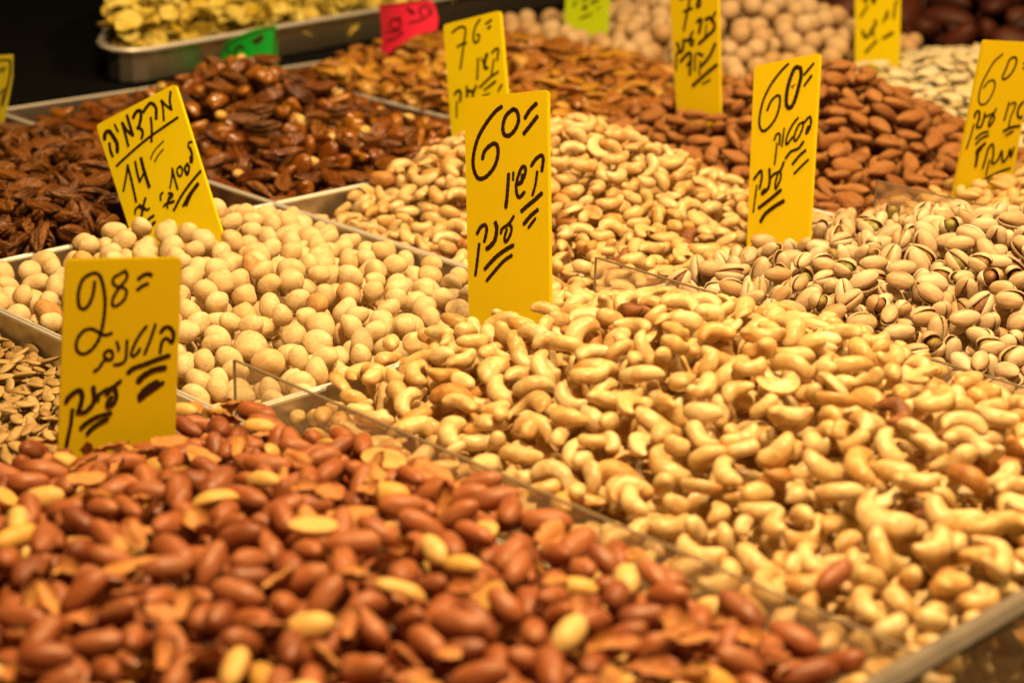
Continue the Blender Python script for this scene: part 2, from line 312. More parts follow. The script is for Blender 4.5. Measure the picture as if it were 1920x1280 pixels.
M['shell'] = nut_mat('pistachio_shell', [(0, (0.76, 0.55, 0.34)), (0.4, (0.86, 0.69, 0.47)), (0.8, (0.81, 0.62, 0.40)), (1, (0.64, 0.40, 0.20))], 0.5, (0.56, 0.32, 0.12), 0.65, 75, bump=0.45, bump_scale=380, stretch=(0.3, 1, 1), spec=0.3)
M['kernel'] = nut_mat('pistachio_kernel', [(0, (0.30, 0.12, 0.06)), (0.5, (0.42, 0.22, 0.08)), (0.8, (0.36, 0.32, 0.07)), (1, (0.40, 0.40, 0.08))], 0.5, (0.20, 0.06, 0.04), 0.7, 200, bump=0.6)
M['almond'] = nut_mat('almond_skin', [(0, (0.34, 0.135, 0.040)), (0.4, (0.43, 0.185, 0.060)), (0.8, (0.39, 0.160, 0.050)), (1, (0.27, 0.095, 0.028))], 0.6, (0.54, 0.28, 0.11), 0.6, 110, bump=1.0, bump_scale=380, stretch=(0.22, 1, 1), bump_dist=0.0026, spec=0.2)
M['pecan'] = nut_mat('sugared_dark_pecan', [(0, (0.13, 0.042, 0.009)), (0.5, (0.25, 0.088, 0.016)), (1, (0.07, 0.022, 0.005))], 0.33, (0.36, 0.15, 0.03), 0.7, 130, bump=1.0, bump_scale=330, stretch=(0.3, 1, 1), bump_dist=0.0045)
M['glaze_dark'] = nut_mat('dark_caramel_glaze', [(0, (0.08, 0.020, 0.006)), (0.5, (0.20, 0.055, 0.010)), (1, (0.12, 0.030, 0.008))], 0.28, (0.38, 0.14, 0.02), 0.6, 120, bump=1.0, bump_scale=300, stretch=(0.3, 1, 1), bump_dist=0.004, coat=0.3)
M['glaze_amber'] = nut_mat('amber_caramel_glaze', [(0, (0.30, 0.095, 0.010)), (0.5, (0.46, 0.18, 0.02)), (1, (0.20, 0.055, 0.008))], 0.25, (0.20, 0.05, 0.01), 0.6, 90, bump=0.4, coat=0.35)
M['glaze_pale'] = nut_mat('pale_blanched_kernel', [(0, (0.80, 0.50, 0.12)), (1, (0.88, 0.64, 0.24))], 0.35, bump=0.2)
M['honey_walnut'] = nut_mat('golden_honey_glaze', [(0, (0.60, 0.31, 0.04)), (0.5, (0.74, 0.46, 0.09)), (1, (0.48, 0.21, 0.02))], 0.35, (0.36, 0.12, 0.01), 0.6, 130, bump=0.7, coat=0.2)
M['sesame'] = nut_mat('honey_sesame_pecan', [(0, (0.34, 0.115, 0.018)), (0.5, (0.46, 0.18, 0.03)), (1, (0.27, 0.085, 0.016))], 0.38, (0.58, 0.28, 0.06), 0.5, 90, dots=(0.88, 0.72, 0.48), dot_scale=125, dot_thr=0.27, bump=0.5, coat=0.15)
M['honey'] = nut_mat('yellow_honey_pecan', [(0, (0.50, 0.22, 0.02)), (0.5, (0.64, 0.33, 0.035)), (1, (0.42, 0.15, 0.016))], 0.36, (0.74, 0.46, 0.08), 0.5, 90, dots=(0.9, 0.74, 0.46), dot_scale=110, dot_thr=0.24, bump=0.5, coat=0.15)
M['pumpkin'] = nut_mat('toasted_pumpkin_seed', [(0, (0.48, 0.32, 0.12)), (0.4, (0.66, 0.47, 0.20)), (0.8, (0.56, 0.38, 0.15)), (1, (0.40, 0.23, 0.08))], 0.45, (0.34, 0.17, 0.05), 0.6, 260, bump=0.4, bump_scale=260, stretch=(0.3, 1, 1))
M['white_seed'] = nut_mat('white_seed_hull', [(0, (0.80, 0.70, 0.45)), (0.5, (0.88, 0.80, 0.58)), (1, (0.80, 0.66, 0.34))], 0.5, (0.72, 0.56, 0.26), 0.4, 80, bump=0.25)
M['round'] = nut_mat('pale_round_shell', [(0, (0.66, 0.46, 0.26)), (0.5, (0.76, 0.57, 0.36)), (1, (0.64, 0.40, 0.19))], 0.6, (0.56, 0.34, 0.16), 0.45, 60, bump=0.4, spec=0.25)
M['salted'] = nut_mat('salted_roast_nut', [(0, (0.66, 0.38, 0.11)), (0.5, (0.76, 0.52, 0.21)), (1, (0.56, 0.28, 0.07))], 0.45, (0.82, 0.66, 0.36), 0.5, 90, bump=0.3)
M['chip'] = nut_mat('yellow_fried_chip', [(0, (0.82, 0.64, 0.08)), (0.5, (0.90, 0.78, 0.20)), (1, (0.70, 0.50, 0.04))], 0.45, (0.48, 0.29, 0.02), 0.5, 60, bump=0.3, sss=0.0)
M['red_fruit'] = nut_mat('dimmed_red_dried_fruit', [(0, (0.06, 0.008, 0.003)), (0.5, (0.10, 0.016, 0.004)), (1, (0.035, 0.005, 0.002))], 0.6, (0.07, 0.022, 0.005), 0.4, 60, bump=0.4)  # colour darkened to stand in for the lack of light on this fruit
SIGNS = {"peanut":{"P":[0.537,0.8559,0.015],"n":[-0.4226,-0.9053,-0.0436],"q":[[-222,1139],[415,1101],[349,37],[-321,-29]],"st":[[15,[[-69,1003],[-73,969],[-84,921],[-105,874],[-133,849],[-155,859],[-162,899],[-157,957],[-134,1018],[-101,1045],[-65,1054],[-39,1035],[-23,975],[-17,905],[-20,837],[-29,778],[-43,714],[-61,661],[-93,614],[-127,587],[-159,583],[-183,608],[-185,648],[-168,691],[-134,723],[-97,727],[-66,709],[-40,687],[-12,684],[11,692]]],[13,[[103,1055],[71,1038],[38,1019],[30,990],[50,966],[86,956],[103,935],[92,891],[59,859],[29,850],[23,882],[39,920],[68,962],[101,999],[111,1027],[99,1053]]],[16,[[170,998],[203,1022],[238,1024],[239,1012]]],[15,[[163,937],[191,957],[222,969]]],[17,[[284,671],[309,699],[337,694],[355,662],[354,626],[343,602]]],[14,[[343,602],[316,633],[292,617],[282,583],[276,548]]],[13,[[256,722],[225,634],[189,548]]],[13,[[206,716],[168,669],[133,607],[115,558],[126,542],[150,560],[165,584]]],[13,[[95,641],[90,586],[87,556]]],[12,[[37,639],[45,611],[46,585]]],[13,[[88,561],[85,538],[73,514],[45,501],[17,502]]],[13,[[-14,533],[-36,560],[-21,589],[7,586],[12,555],[0,534],[-23,541],[-47,521],[-66,492],[-95,472]]],[20,[[94,445],[123,468],[189,487],[261,510],[327,527]]],[25,[[148,386],[177,416],[235,446],[301,455]]],[28,[[154,290],[184,328],[232,359],[256,367]]],[17,[[149,270],[192,302],[241,333],[289,366]]],[20,[[-259,302],[-239,333],[-187,368],[-168,345],[-172,300],[-188,250],[-198,228]]],[19,[[-104,379],[-101,333],[-103,292],[-128,254],[-157,231],[-194,230]]],[16,[[-80,295],[-78,325],[-30,356],[-2,363],[51,401]]],[18,[[-32,326],[-2,358],[20,341],[18,289],[-7,256],[-30,248],[-29,274],[-5,307]]],[16,[[-225,254],[-238,168],[-256,93],[-270,29]]],[19,[[-184,134],[-150,163],[-93,193],[-13,208]]],[18,[[-151,96],[-119,129],[-76,155],[-33,174]]]]},"cashew":{"P":[0.8492,0.8544,0.03],"n":[-0.968,-0.127,0.2164],"q":[[-641,1347],[44,1508],[310,268],[-311,-113]],"st":[[22,[[-308,1340],[-356,1298],[-418,1207],[-463,1111],[-481,1019],[-479,937],[-457,877],[-416,833],[-369,838],[-321,881],[-286,944],[-276,1015],[-290,1070],[-322,1086],[-364,1058],[-396,1014],[-401,966]]],[22,[[-206,1340],[-172,1326],[-149,1273],[-164,1209],[-209,1158],[-253,1163],[-272,1217],[-258,1288],[-206,1340]]],[22,[[-24,1404],[-68,1354],[-99,1294]]],[22,[[0,1321],[-41,1259],[-88,1190]]],[20,[[16,989],[42,1037],[81,1071],[104,1053],[109,971]]],[16,[[72,961],[74,875],[64,798]]],[19,[[-69,849],[-37,886],[-24,939],[-35,974],[-60,964],[-79,898],[-82,835],[-63,781],[-37,767],[-6,807]]],[22,[[-66,853],[-42,873],[-43,917]]],[15,[[-123,922],[-116,873]]],[21,[[-160,903],[-150,823],[-140,717]]],[21,[[-143,728],[-139,678]]],[21,[[138,826],[87,770],[35,720],[-4,678]]],[20,[[126,711],[78,662],[32,597]]],[15,[[119,651],[75,580]]],[19,[[-346,458],[-327,504],[-296,529],[-273,514],[-269,476],[-274,418]]],[23,[[-206,562],[-186,524],[-187,447],[-217,397],[-245,372]]],[16,[[-146,500],[-140,533],[-93,573],[-61,633]]],[16,[[-100,572],[-66,559],[-64,509],[-92,450],[-109,475],[-101,534]]],[18,[[-314,391],[-308,283],[-305,177]]],[20,[[-27,440],[-96,389],[-163,325],[-233,234]]],[17,[[-25,371],[-83,322],[-146,239],[-201,160]]]]},"macadamia":{"P":[0.8314,1.2249,0.015],"n":[-0.8963,-0.3258,0.3007],"q":[[-860,682],[-147,1104],[403,142],[-400,-95]],"st":[[18,[[-176,1034],[-170,959],[-142,891]]],[16,[[-142,891],[-203,922],[-254,955],[-230,908],[-201,797]]],[22,[[-412,841],[-381,891],[-347,922],[-295,890],[-277,802]]],[18,[[-330,804],[-307,725],[-291,612]]],[23,[[-502,784],[-483,830],[-447,851],[-427,809],[-431,721]]],[20,[[-449,708],[-408,702],[-387,672],[-392,627]]],[21,[[-564,796],[-524,721],[-478,641]]],[19,[[-478,641],[-543,675],[-603,734]]],[19,[[-603,734],[-559,651],[-509,552]]],[15,[[-673,709],[-630,656]]],[27,[[-751,578],[-755,622],[-719,648],[-665,605],[-623,555],[-608,491]]],[20,[[-699,551],[-680,498],[-648,450]]],[17,[[-71,837],[-192,744],[-308,654],[-422,552],[-542,433],[-596,376]]],[14,[[101,659],[71,650],[70,618],[100,589],[124,527]]],[9,[[-173,634],[-239,558],[-264,511],[-273,472]]],[9,[[-165,567],[-205,513],[-231,455]]],[16,[[-489,398],[-487,308],[-494,183]]],[17,[[-489,398],[-439,297],[-386,183],[-354,110]]],[17,[[-419,434],[-384,348],[-346,276]]],[14,[[-346,276],[-322,351]]],[23,[[-368,468],[-318,368],[-248,248]]],[13,[[-53,426],[-44,354],[-47,266]]],[14,[[-53,426],[-13,341],[28,265]]],[13,[[20,454],[44,430],[47,392],[31,371],[6,387],[-4,424],[20,454]]],[17,[[84,479],[107,454],[101,394],[78,418],[67,444],[84,479]]],[16,[[87,609],[114,569],[128,506],[116,499],[105,541]]],[17,[[222,439],[149,341],[73,217],[20,93]]],[24,[[212,333],[159,244],[129,154]]],[16,[[203,326],[142,231],[103,139]]],[14,[[-109,220],[-128,195],[-118,156]]],[14,[[-81,109],[-62,136],[-40,104]]],[18,[[-51,222],[-11,216],[-37,180]]],[18,[[-39,191],[-45,147],[11,165]]],[18,[[-268,152],[-277,88],[-282,-1]]],[14,[[-347,15],[-345,57],[-290,86],[-239,60],[-216,77]]],[22,[[-317,88],[-273,61]]],[17,[[-164,24],[-202,-6],[-228,-48]]],[18,[[-143,-23],[-179,-66]]]]},"pistachio":{"P":[1.1844,0.8825,0.01],"n":[-0.9455,0.1249,0.3007],"q":[[-785,1317],[-123,1541],[308,165],[-292,-127]],"st":[[19,[[-415,1397],[-469,1328],[-536,1203],[-570,1069],[-563,942],[-534,856],[-479,817],[-426,856],[-382,942],[-376,1035],[-398,1115],[-437,1126],[-483,1071],[-496,991]]],[29,[[-293,1390],[-333,1372],[-348,1265],[-337,1155],[-303,1070],[-256,1058],[-232,1118],[-232,1237],[-242,1333],[-274,1390]]],[7,[[-312,1222],[-275,1250]]],[7,[[-290,1212],[-292,1233]]],[18,[[-146,1446],[-212,1341]]],[18,[[-130,1349],[-176,1257]]],[18,[[-64,969],[-26,1025],[4,996],[10,935],[-5,890]]],[26,[[-8,897],[-4,946]]],[16,[[-76,974],[-113,939],[-126,852],[-104,808],[-77,848],[-62,928],[-80,973]]],[16,[[-141,996],[-177,933],[-199,844],[-194,782],[-177,765],[-139,836]]],[14,[[-256,886],[-224,738]]],[16,[[-325,773],[-319,820],[-284,828],[-257,748]]],[14,[[-287,752],[-265,672],[-245,581]]],[19,[[-11,823],[-43,760],[-111,718],[-147,655]]],[19,[[37,760],[-11,704],[-57,625]]],[16,[[94,695],[46,633],[-10,555]]],[19,[[-422,418],[-397,467],[-371,501],[-341,450],[-330,360]]],[14,[[-370,376],[-348,271],[-324,158]]],[21,[[-285,534],[-246,443],[-242,373],[-289,320]]],[30,[[-266,360],[-287,327]]],[18,[[-249,463],[-218,506],[-166,545],[-153,622]]],[16,[[-162,546],[-137,495],[-146,423],[-159,395],[-178,444],[-180,507]]],[24,[[-98,398],[-184,301],[-277,205]]],[26,[[-34,321],[-117,253],[-191,172],[-215,106]]]]},"backcashew":{"P":[1.2002,1.245,0.01],"n":[-0.9726,-0.0847,0.2164],"q":[[-750,1134],[-77,1356],[292,253],[-375,-39]],"st":[[18,[[-620,1075],[-553,1130],[-489,1147],[-455,1118],[-449,960],[-443,750]]],[18,[[-525,949],[-477,985],[-418,1001]]],[18,[[-298,1246],[-338,1175],[-348,1090],[-331,1034],[-305,1021],[-273,1050],[-278,1099],[-305,1096]]],[18,[[-219,1211],[-157,1256]]],[20,[[-183,1170],[-156,1198]]],[18,[[-87,955],[-37,1004],[-12,986],[-9,896]]],[15,[[-48,899],[-48,749]]],[28,[[-143,935],[-156,867],[-144,810],[-110,807]]],[12,[[-206,893],[-181,855]]],[18,[[-244,879],[-213,683]]],[18,[[30,794],[-64,722],[-166,615]]],[18,[[17,701],[-104,600]]],[22,[[-464,503],[-428,546],[-391,531],[-382,448]]],[22,[[-327,599],[-300,503]]],[22,[[-313,560],[-231,568]]],[22,[[-210,625],[-233,555],[-228,505]]],[15,[[-423,442],[-391,294]]],[18,[[98,680],[68,617]]],[13,[[-33,577],[-114,540]]]]},"almond":{"P":[1.4432,0.8524,0.012],"n":[-0.3831,-0.9237,0.0],"q":[[-149,1378],[419,1329],[320,60],[-299,-16]],"st":[[13,[[64,1250],[-19,1184],[-84,1077],[-131,969],[-140,866],[-111,812],[-51,823],[0,902],[17,976],[-7,1021],[-58,1009],[-100,960]]],[15,[[196,1218],[145,1198],[113,1111],[87,1046],[107,1023],[165,1057],[208,1128],[217,1194],[187,1218]]],[16,[[297,1154],[344,1173]]],[16,[[299,1109],[349,1132]]],[18,[[-163,699],[-155,743],[-121,749],[-113,688],[-130,615],[-86,612],[-60,685],[-57,730]]],[15,[[-61,693],[32,728],[58,764]]],[16,[[32,724],[48,671],[3,606],[1,659],[33,717]]],[13,[[-163,635],[-181,535],[-214,421]]],[16,[[0,561],[-69,551],[-125,505]]],[16,[[5,527],[-63,505],[-120,456]]],[15,[[189,813],[173,731],[155,653]]],[13,[[209,796],[252,809],[257,771],[224,683],[211,586]]],[18,[[340,811],[302,768],[293,701],[325,662],[345,679]]],[19,[[330,593],[238,584],[161,555]]],[15,[[265,548],[193,515]]],[22,[[-21,457],[-94,401],[-95,371]]],[25,[[-60,414],[-103,372]]],[22,[[-89,363],[-97,254]]],[16,[[-19,229],[-2,304],[20,409],[60,444],[80,359],[74,268],[133,294],[167,376],[190,275],[238,318],[255,385],[274,315],[294,398]]],[13,[[43,301],[25,165]]],[16,[[279,211],[149,179],[-22,114]]],[15,[[182,130],[85,114],[-18,83]]]]},"walnut":{"P":[1.4219,1.1706,0.05],"n":[-0.9905,0.0436,0.1305],"q":[[-573,1033],[49,1189],[288,128],[-262,-72]],"st":[[22,[[-387,902],[-324,931],[-268,930],[-268,815],[-284,606]]],[22,[[-319,787],[-211,839]]],[23,[[-132,981],[-154,921],[-152,855],[-113,885],[-128,928]]],[28,[[-125,715],[-74,743],[-76,611]]],[28,[[-20,751],[52,777],[113,688],[23,585],[-61,506]]],[21,[[94,840],[58,745]]],[15,[[5,705],[11,591]]],[27,[[-348,472],[-320,442],[-303,387],[-258,419],[-266,517]]],[23,[[-259,510],[-145,535],[-145,477],[-188,521],[-161,615]]],[20,[[-335,373],[-309,210]]],[27,[[-269,300],[-153,401],[-117,191]]],[22,[[-173,273],[-129,339]]],[18,[[-86,403],[-60,242]]],[25,[[-55,416],[15,402]]],[26,[[154,539],[103,408],[14,295]]],[17,[[-7,341],[8,211]]],[28,[[215,343],[111,253],[-59,92]]],[16,[[158,186],[69,130]]]]},"seed":{"P":[1.8359,1.2409,0.03],"n":[-0.9876,0.0868,0.1305],"q":[[-556,971],[85,1111],[286,108],[-324,-77]],"st":[[33,[[-412,648],[-345,668],[-305,619],[-330,604]]],[22,[[-265,569],[-347,419]]],[27,[[-187,602],[-176,680],[-231,673],[-195,606]]],[20,[[-2,408],[38,545],[43,459]]],[22,[[139,472],[130,635],[148,681]]],[29,[[161,311],[39,227]]],[27,[[-51,186],[-181,27]]],[29,[[-284,267],[-212,200],[-116,347],[-116,413]]],[24,[[-153,320],[-106,238]]]]},"dried":{"P":[0.9428,1.6968,0.0],"n":[-0.2472,-0.9211,-0.3007],"q":[[-275,722],[176,722],[99,-29],[-216,-9]],"st":[[17,[[-156,687],[43,678],[130,671],[146,643],[144,493],[116,343],[72,155]]],[13,[[5,573],[45,580],[105,590]]],[13,[[5,542],[45,547],[92,558]]],[14,[[9,277],[49,303],[89,346],[116,343]]],[9,[[83,316],[66,148]]]]},"lime":{"P":[1.7255,1.6065,0.02],"n":[-0.965,-0.0417,0.2588],"q":[[-528,819],[163,964],[314,144],[-345,-89]],"st":[[25,[[-284,286],[-246,355]]],[42,[[-113,276],[-67,314]]],[32,[[2,365],[98,419]]],[27,[[-154,377],[-71,430]]],[21,[[-133,146],[38,232]]],[15,[[147,341],[108,283]]]]}}
CARDS = {"green":{"P":[1.2795,1.728,0.01],"n":[-0.9307,-0.3383,0.1392],"poly":[[-400,-118],[-394,-5],[-354,112],[-285,217],[-189,296],[-67,350],[93,428],[335,502],[377,19],[-37,-136]],"st":[[15,[[-378,-60],[-344,85],[-251,206],[-65,308],[129,390],[314,456],[336,237],[354,100]]],[28,[[102,290],[205,362],[160,289],[119,292]]],[28,[[-112,136],[-91,201],[-43,227],[0,203]]],[23,[[280,92],[352,121]]],[23,[[-224,181],[-196,128]]]]},"pink":{"P":[1.3996,1.6234,0.02],"n":[-0.9811,-0.1726,0.0872],"poly":[[-146,600],[23,637],[582,743],[635,699],[681,554],[681,417],[439,319],[236,182],[49,33],[-78,-111],[-48,119],[-52,301],[-100,463]],"st":[[17,[[76,400],[125,468],[232,474],[254,414],[168,369],[77,393]]],[17,[[195,490],[248,503]]],[14,[[45,327],[118,321],[258,366]]],[23,[[328,623],[419,578],[366,586]]],[16,[[375,463],[496,505],[595,585],[571,664],[485,641],[510,548]]],[17,[[53,216],[193,275],[295,343]]],[7,[[-82,591],[550,710],[630,575]]]]}}
# ------------------------------------------------------------------ layout of the stall
X1, X2, X3, X4, X5, X6 = 0.6361, 0.9650, 1.3174, 1.660, 2.000, 2.360
X0 = 0.300
Y0, Y1, Y2, Y3 = 0.384, 0.8835, 1.2620, 1.7403
PLATE = 0.039

counter = MB(); counter.box((0.05, 0.30, -0.110), (2.9, 1.7435, -0.066))
tag(obj('counter_top', counter.mesh('counter_top', M['black'])), kind='structure')
shelf = MB(); shelf.box((0.05, 1.7455, -0.110), (3.2, 3.2, -0.003))
tag(obj('rear_shelf', shelf.mesh('rear_shelf', M['black'])), kind='structure')

def strip(mb, a, b, w_, h_, ztop):
    """chamfered rim strip from a to b (x or y run), w_ wide"""
    (x0, y0), (x1, y1) = a, b; dx, dy = x1 - x0, y1 - y0; l = math.hypot(dx, dy); nx, ny = -dy / l, dx / l; c = w_ * 0.28
    prof = [(-w_/2, -h_), (-w_/2, -c), (-w_/2 + c, 0), (w_/2 - c, 0), (w_/2, -c), (w_/2, -h_)]
    V = [(x + nx * p, y + ny * p, ztop + z) for (x, y) in (a, b) for p, z in prof]; k = len(prof)
    mb.add(V, [tuple((i, k + i, k + (i + 1) % k, (i + 1) % k)) for i in range(k)] + [tuple(range(k)), tuple(range(2 * k - 1, k - 1, -1))])
def tray(x0, y0, x1, y1, label, ztop=0.0, depth=0.062, rimw=0.0022, root=None, loc=None, front=None):
    t = root or empty('metal_tray', ((x0 + x1) / 2, (y0 + y1) / 2, ztop - depth)); o = Vector(t.location) if root is None else Vector((0, 0, 0))
    tag(t, label, 'tray', 'steel trays set out in a grid')
    zb = ztop - depth; T = 0.0009; g = 0.0006
    a0, b0, a1, b1 = x0 + g, y0 + g, x1 - g, y1 - g
    body = MB(); wt = ztop - 0.0016; zf = wt if front is None else front
    body.box((a0 + .0004, b0 + .0004, zb), (a1 - .0004, b1 - .0004, zb + T))
    body.box((a0 + .0004, b0 + .0004, zb + T + .0001), (a0 + .0004 + T, b1 - .0004, wt)); body.box((a1 - .0004 - T, b0 + .0004, zb + T + .0001), (a1 - .0004, b1 - .0004, wt))
    body.box((a0 + .0014 + T, b0 + .0004, zb + T + .0001), (a1 - .0014 - T, b0 + .0004 + T, zf)); body.box((a0 + .0005 + T, b1 - .0004 - T, zb + T + .0001), (a1 - .0005 - T, b1 - .0004, wt))
    bo = obj('tray_body', body.mesh('tray_body', M['steel']), t); bo.location = -o
    rim = MB(); h_ = 0.0024; q = rimw
    strip(rim, (a0 + q/2, b0), (a0 + q/2, b1), q, h_, ztop); strip(rim, (a1 - q/2, b0), (a1 - q/2, b1), q, h_, ztop)
    if front is None: strip(rim, (a0 + q, b0 + q/2), (a1 - q, b0 + q/2), q, h_, ztop)
    strip(rim, (a0 + q, b1 - q/2), (a1 - q, b1 - q/2), q, h_, ztop)
    ro = obj('tray_rim', rim.mesh('tray_rim', M['steel_rim']), t); ro.location = -o
    return t
for a in [(X0, Y0, X1, Y1, 'steel tray under the red peanuts at the front'), (X1, Y0, X2, Y1, 'steel tray holding the big front heap of cashews'),
          (X2, Y0, X3, Y1, 'steel tray holding the pistachios in their shells'), (X3, Y0, X4, Y1, 'steel tray of salted mixed nuts at the right edge'),
          (X0, Y1, X1, Y2, 'steel tray of pumpkin seeds at the left edge'), (X1, Y1, X2, Y2, 'steel tray holding the pale round macadamias'),
          (X2, Y1, X3, Y2, 'steel tray holding the farther heap of cashews'), (X3, Y1, X4, Y2, 'steel tray holding the brown almonds'),
          (X4, Y1, X5, Y2, 'steel tray of white pumpkin seeds behind the almonds'), (X1, Y2, X2, Y3, 'steel tray of dark sugared pecans at the left'),
          (X2, Y2, X3, Y3, 'steel tray holding the dark caramel nut mix'), (X3, Y2, X4, Y3, 'steel tray of honey pecans dotted with sesame'),
          (X4, Y2, X5, Y3, 'steel tray holding the pale round nuts at the back'), (X5, Y1, X6, Y3, 'far dark tray of dried red fruit at top right')]:
    tray(*a, front=(-0.035 if a[1] == Y0 else None))

def divider(x, y0, y1, label):
    t = empty('clear_divider', (x, (y0 + y1) / 2, -0.05)); tag(t, label, 'divider', 'clear acrylic dividers between trays')
    m = MB(); m.box((-0.0012, y0 - (y0 + y1) / 2, 0), (0.0012, (y1 - y0) / 2, 0.0880)); obj('acrylic_sheet', m.mesh('acrylic_sheet', M['acrylic']), t)
    e = MB(); e.box((-0.0010, y0 - (y0 + y1) / 2, 0.0881), (0.0010, (y1 - y0) / 2, 0.0890)); obj('top_edge', e.mesh('top_edge', M['acrylic_edge']), t)
    e = MB(); e.box((-0.0010, (y1 - y0) / 2 + .0001, 0.0), (0.0010, (y1 - y0) / 2 + .0007, 0.0885)); obj('end_edge', e.mesh('end_edge', M['acrylic_edge']), t)
divider(X1, Y0 + .001, Y1 - .009, 'clear divider between the red peanuts and the front cashews')
divider(X2, Y0 + .001, Y1 - .004, 'clear divider between the front cashews and the pistachios')
divider(X3, Y0 + .001, Y1 - .004, 'clear divider behind the pistachios, in front of the almonds')
t = empty('front_panel', (1.0, 0.3800, -0.062)); tag(t, 'clear front panel with a metal top bar at the lower right corner', 'panel')
m = MB(); m.box((-0.72, -0.0015, 0), (0.9, 0.0015, 0.0985)); obj('clear_sheet', m.mesh('clear_sheet', M['acrylic']), t)
m = MB(); strip(m, (-0.72, -0.0025), (0.9, -0.0025), 0.0130, 0.006, 0.1045); obj('top_bar', m.mesh('top_bar', M['bar']), t)

# raised tray of chips on the rear shelf
E0 = Vector((1.0931, 1.7135)); E1 = Vector((1.4526, 1.7593)); ang = math.atan2(E1.y - E0.y, E1.x - E0.x)
UP_LOC = Vector((1.148, 1.7640, 0.000)); UP_ROT = 0.127
UZ = 0.037
def pan_outline(off=0.0):
    P = [(0.030, 0), (0.98, 0), (0.98, 0.36), (0.320, 0.36), (0.020, 0.060), (0.006, 0.036), (0.004, 0.018), (0.012, 0.005)]
    c = Vector((0.42, 0.18)); n = len(P); out = []
    for i in range(n):
        p = Vector(P[i]); e0 = (p - Vector(P[i - 1])).normalized(); e1 = (Vector(P[(i + 1) % n]) - p).normalized(); m_ = (Vector((e0.y, -e0.x)) + Vector((e1.y, -e1.x))); m_ = m_ / max(0.3, m_.length_squared / 2)
        out.append(p + m_ * off)
    return out
def ring(o1, z1, o2, z2): 
    a, b_ = pan_outline(o1), pan_outline(o2); k = len(a)
    return [(p.x, p.y, z1) for p in a] + [(p.x, p.y, z2) for p in b_], [(i, (i + 1) % k, k + (i + 1) % k, k + i) for i in range(k)]
ut = empty('metal_tray', UP_LOC, UP_ROT); tag(ut, 'raised steel tray of yellow chips at the back', 'tray', 'steel trays set out in a grid')
wl = MB()
for o1, z1, o2, z2 in ((0, 0, 0, UZ - .003), (-.001, UZ - .003, -.001, 0.001), (-0.001, .001, 0, UZ - .003)):
    V_, F_ = ring(o1, z1, o2, z2); wl.add(V_, F_)
k_ = len(pan_outline()); wl.add([(p.x, p.y, 0.0) for p in pan_outline(-.0002)], [tuple(range(k_))])
obj('tray_body', wl.mesh('tray_body', M['steel']), ut)
rm = MB()
for o1, z1, o2, z2 in ((-.0012, UZ - .0028, .0085, UZ - .0028), (.0085, UZ - .0028, .010, UZ), (.010, UZ, .008, UZ + .0022), (.008, UZ + .0022, 0.0, UZ + .0018), (0.0, UZ + .0018, -.0012, UZ - .0028)):
    V_, F_ = ring(o1, z1, o2, z2); rm.add(V_, F_)
obj('tray_rim', rm.mesh('tray_rim', M['steel_rim'], True), ut)

# ------------------------------------------------------------------ signs
def sgn_matrix(P, n):
    n = Vector(n).normalized(); s = Vector((0, 0, 1)).cross(n).normalized(); t_ = n.cross(s)
    return Matrix(((s.x, -n.x, t_.x, P[0]), (s.y, -n.y, t_.y, P[1]), (s.z, -n.z, t_.z, P[2]), (0, 0, 0, 1)))
def smooth_line(P, step=0.0008):
    P = [Vector(p) for p in P]
    if len(P) == 2: n = 4; return [P[0].lerp(P[1], i / n) for i in range(n + 1)]
    out = []; Q = [2 * P[0] - P[1]] + P + [2 * P[-1] - P[-2]]
    for i in range(1, len(Q) - 2):
        a, b, c, d = Q[i - 1:i + 3]; k = max(2, int((c - b).length / step))
        for j in range(k):
            u = j / k; out.append(0.5 * ((2 * b) + (c - a) * u + (2 * a - 5 * b + 4 * c - d) * u * u + (3 * b - a - 3 * c + d) * u ** 3))
    return out + [P[-1]]
def strokes_mesh(st, yoff=-0.00022, bend=None):
    V = []; F = []
    for si, (wd, pts) in enumerate(st):
        L_ = smooth_line([(x * 1e-4, y * 1e-4) for x, y in pts]); hw = wd * 1e-4 / 2 * 1.38; y = yoff - si * 0.00002
        n = len(L_); rows = []
        d0 = (L_[1] - L_[0]).normalized(); d1 = (L_[-1] - L_[-2]).normalized()
        seq = [(L_[0] - d0 * hw * 0.7, d0, 0.35), (L_[0] - d0 * hw * 0.4, d0, 0.8)] + [(L_[i], (L_[min(i + 1, n - 1)] - L_[max(i - 1, 0)]).normalized(), 1.0) for i in range(n)] + [(L_[-1] + d1 * hw * 0.4, d1, 0.8), (L_[-1] + d1 * hw * 0.7, d1, 0.35)]
        b0 = len(V)
        for i, (p, d, k) in enumerate(seq):
            k *= 1 + 0.07 * math.sin(i * 1.3 + si * 2.1) + random.uniform(-0.04, 0.04); q = Vector((-d.y, d.x)) * hw * k
            for z in (p + q, p - q): V.append((z.x, y + (bend(z.x) if bend else 0), z.y))
        F += [(b0 + 2*i, b0 + 2*i + 1, b0 + 2*i + 3, b0 + 2*i + 2) for i in range(len(seq) - 1)]
    return mesh('handwriting', V, F, M['ink'], False)
WALLPTS = []
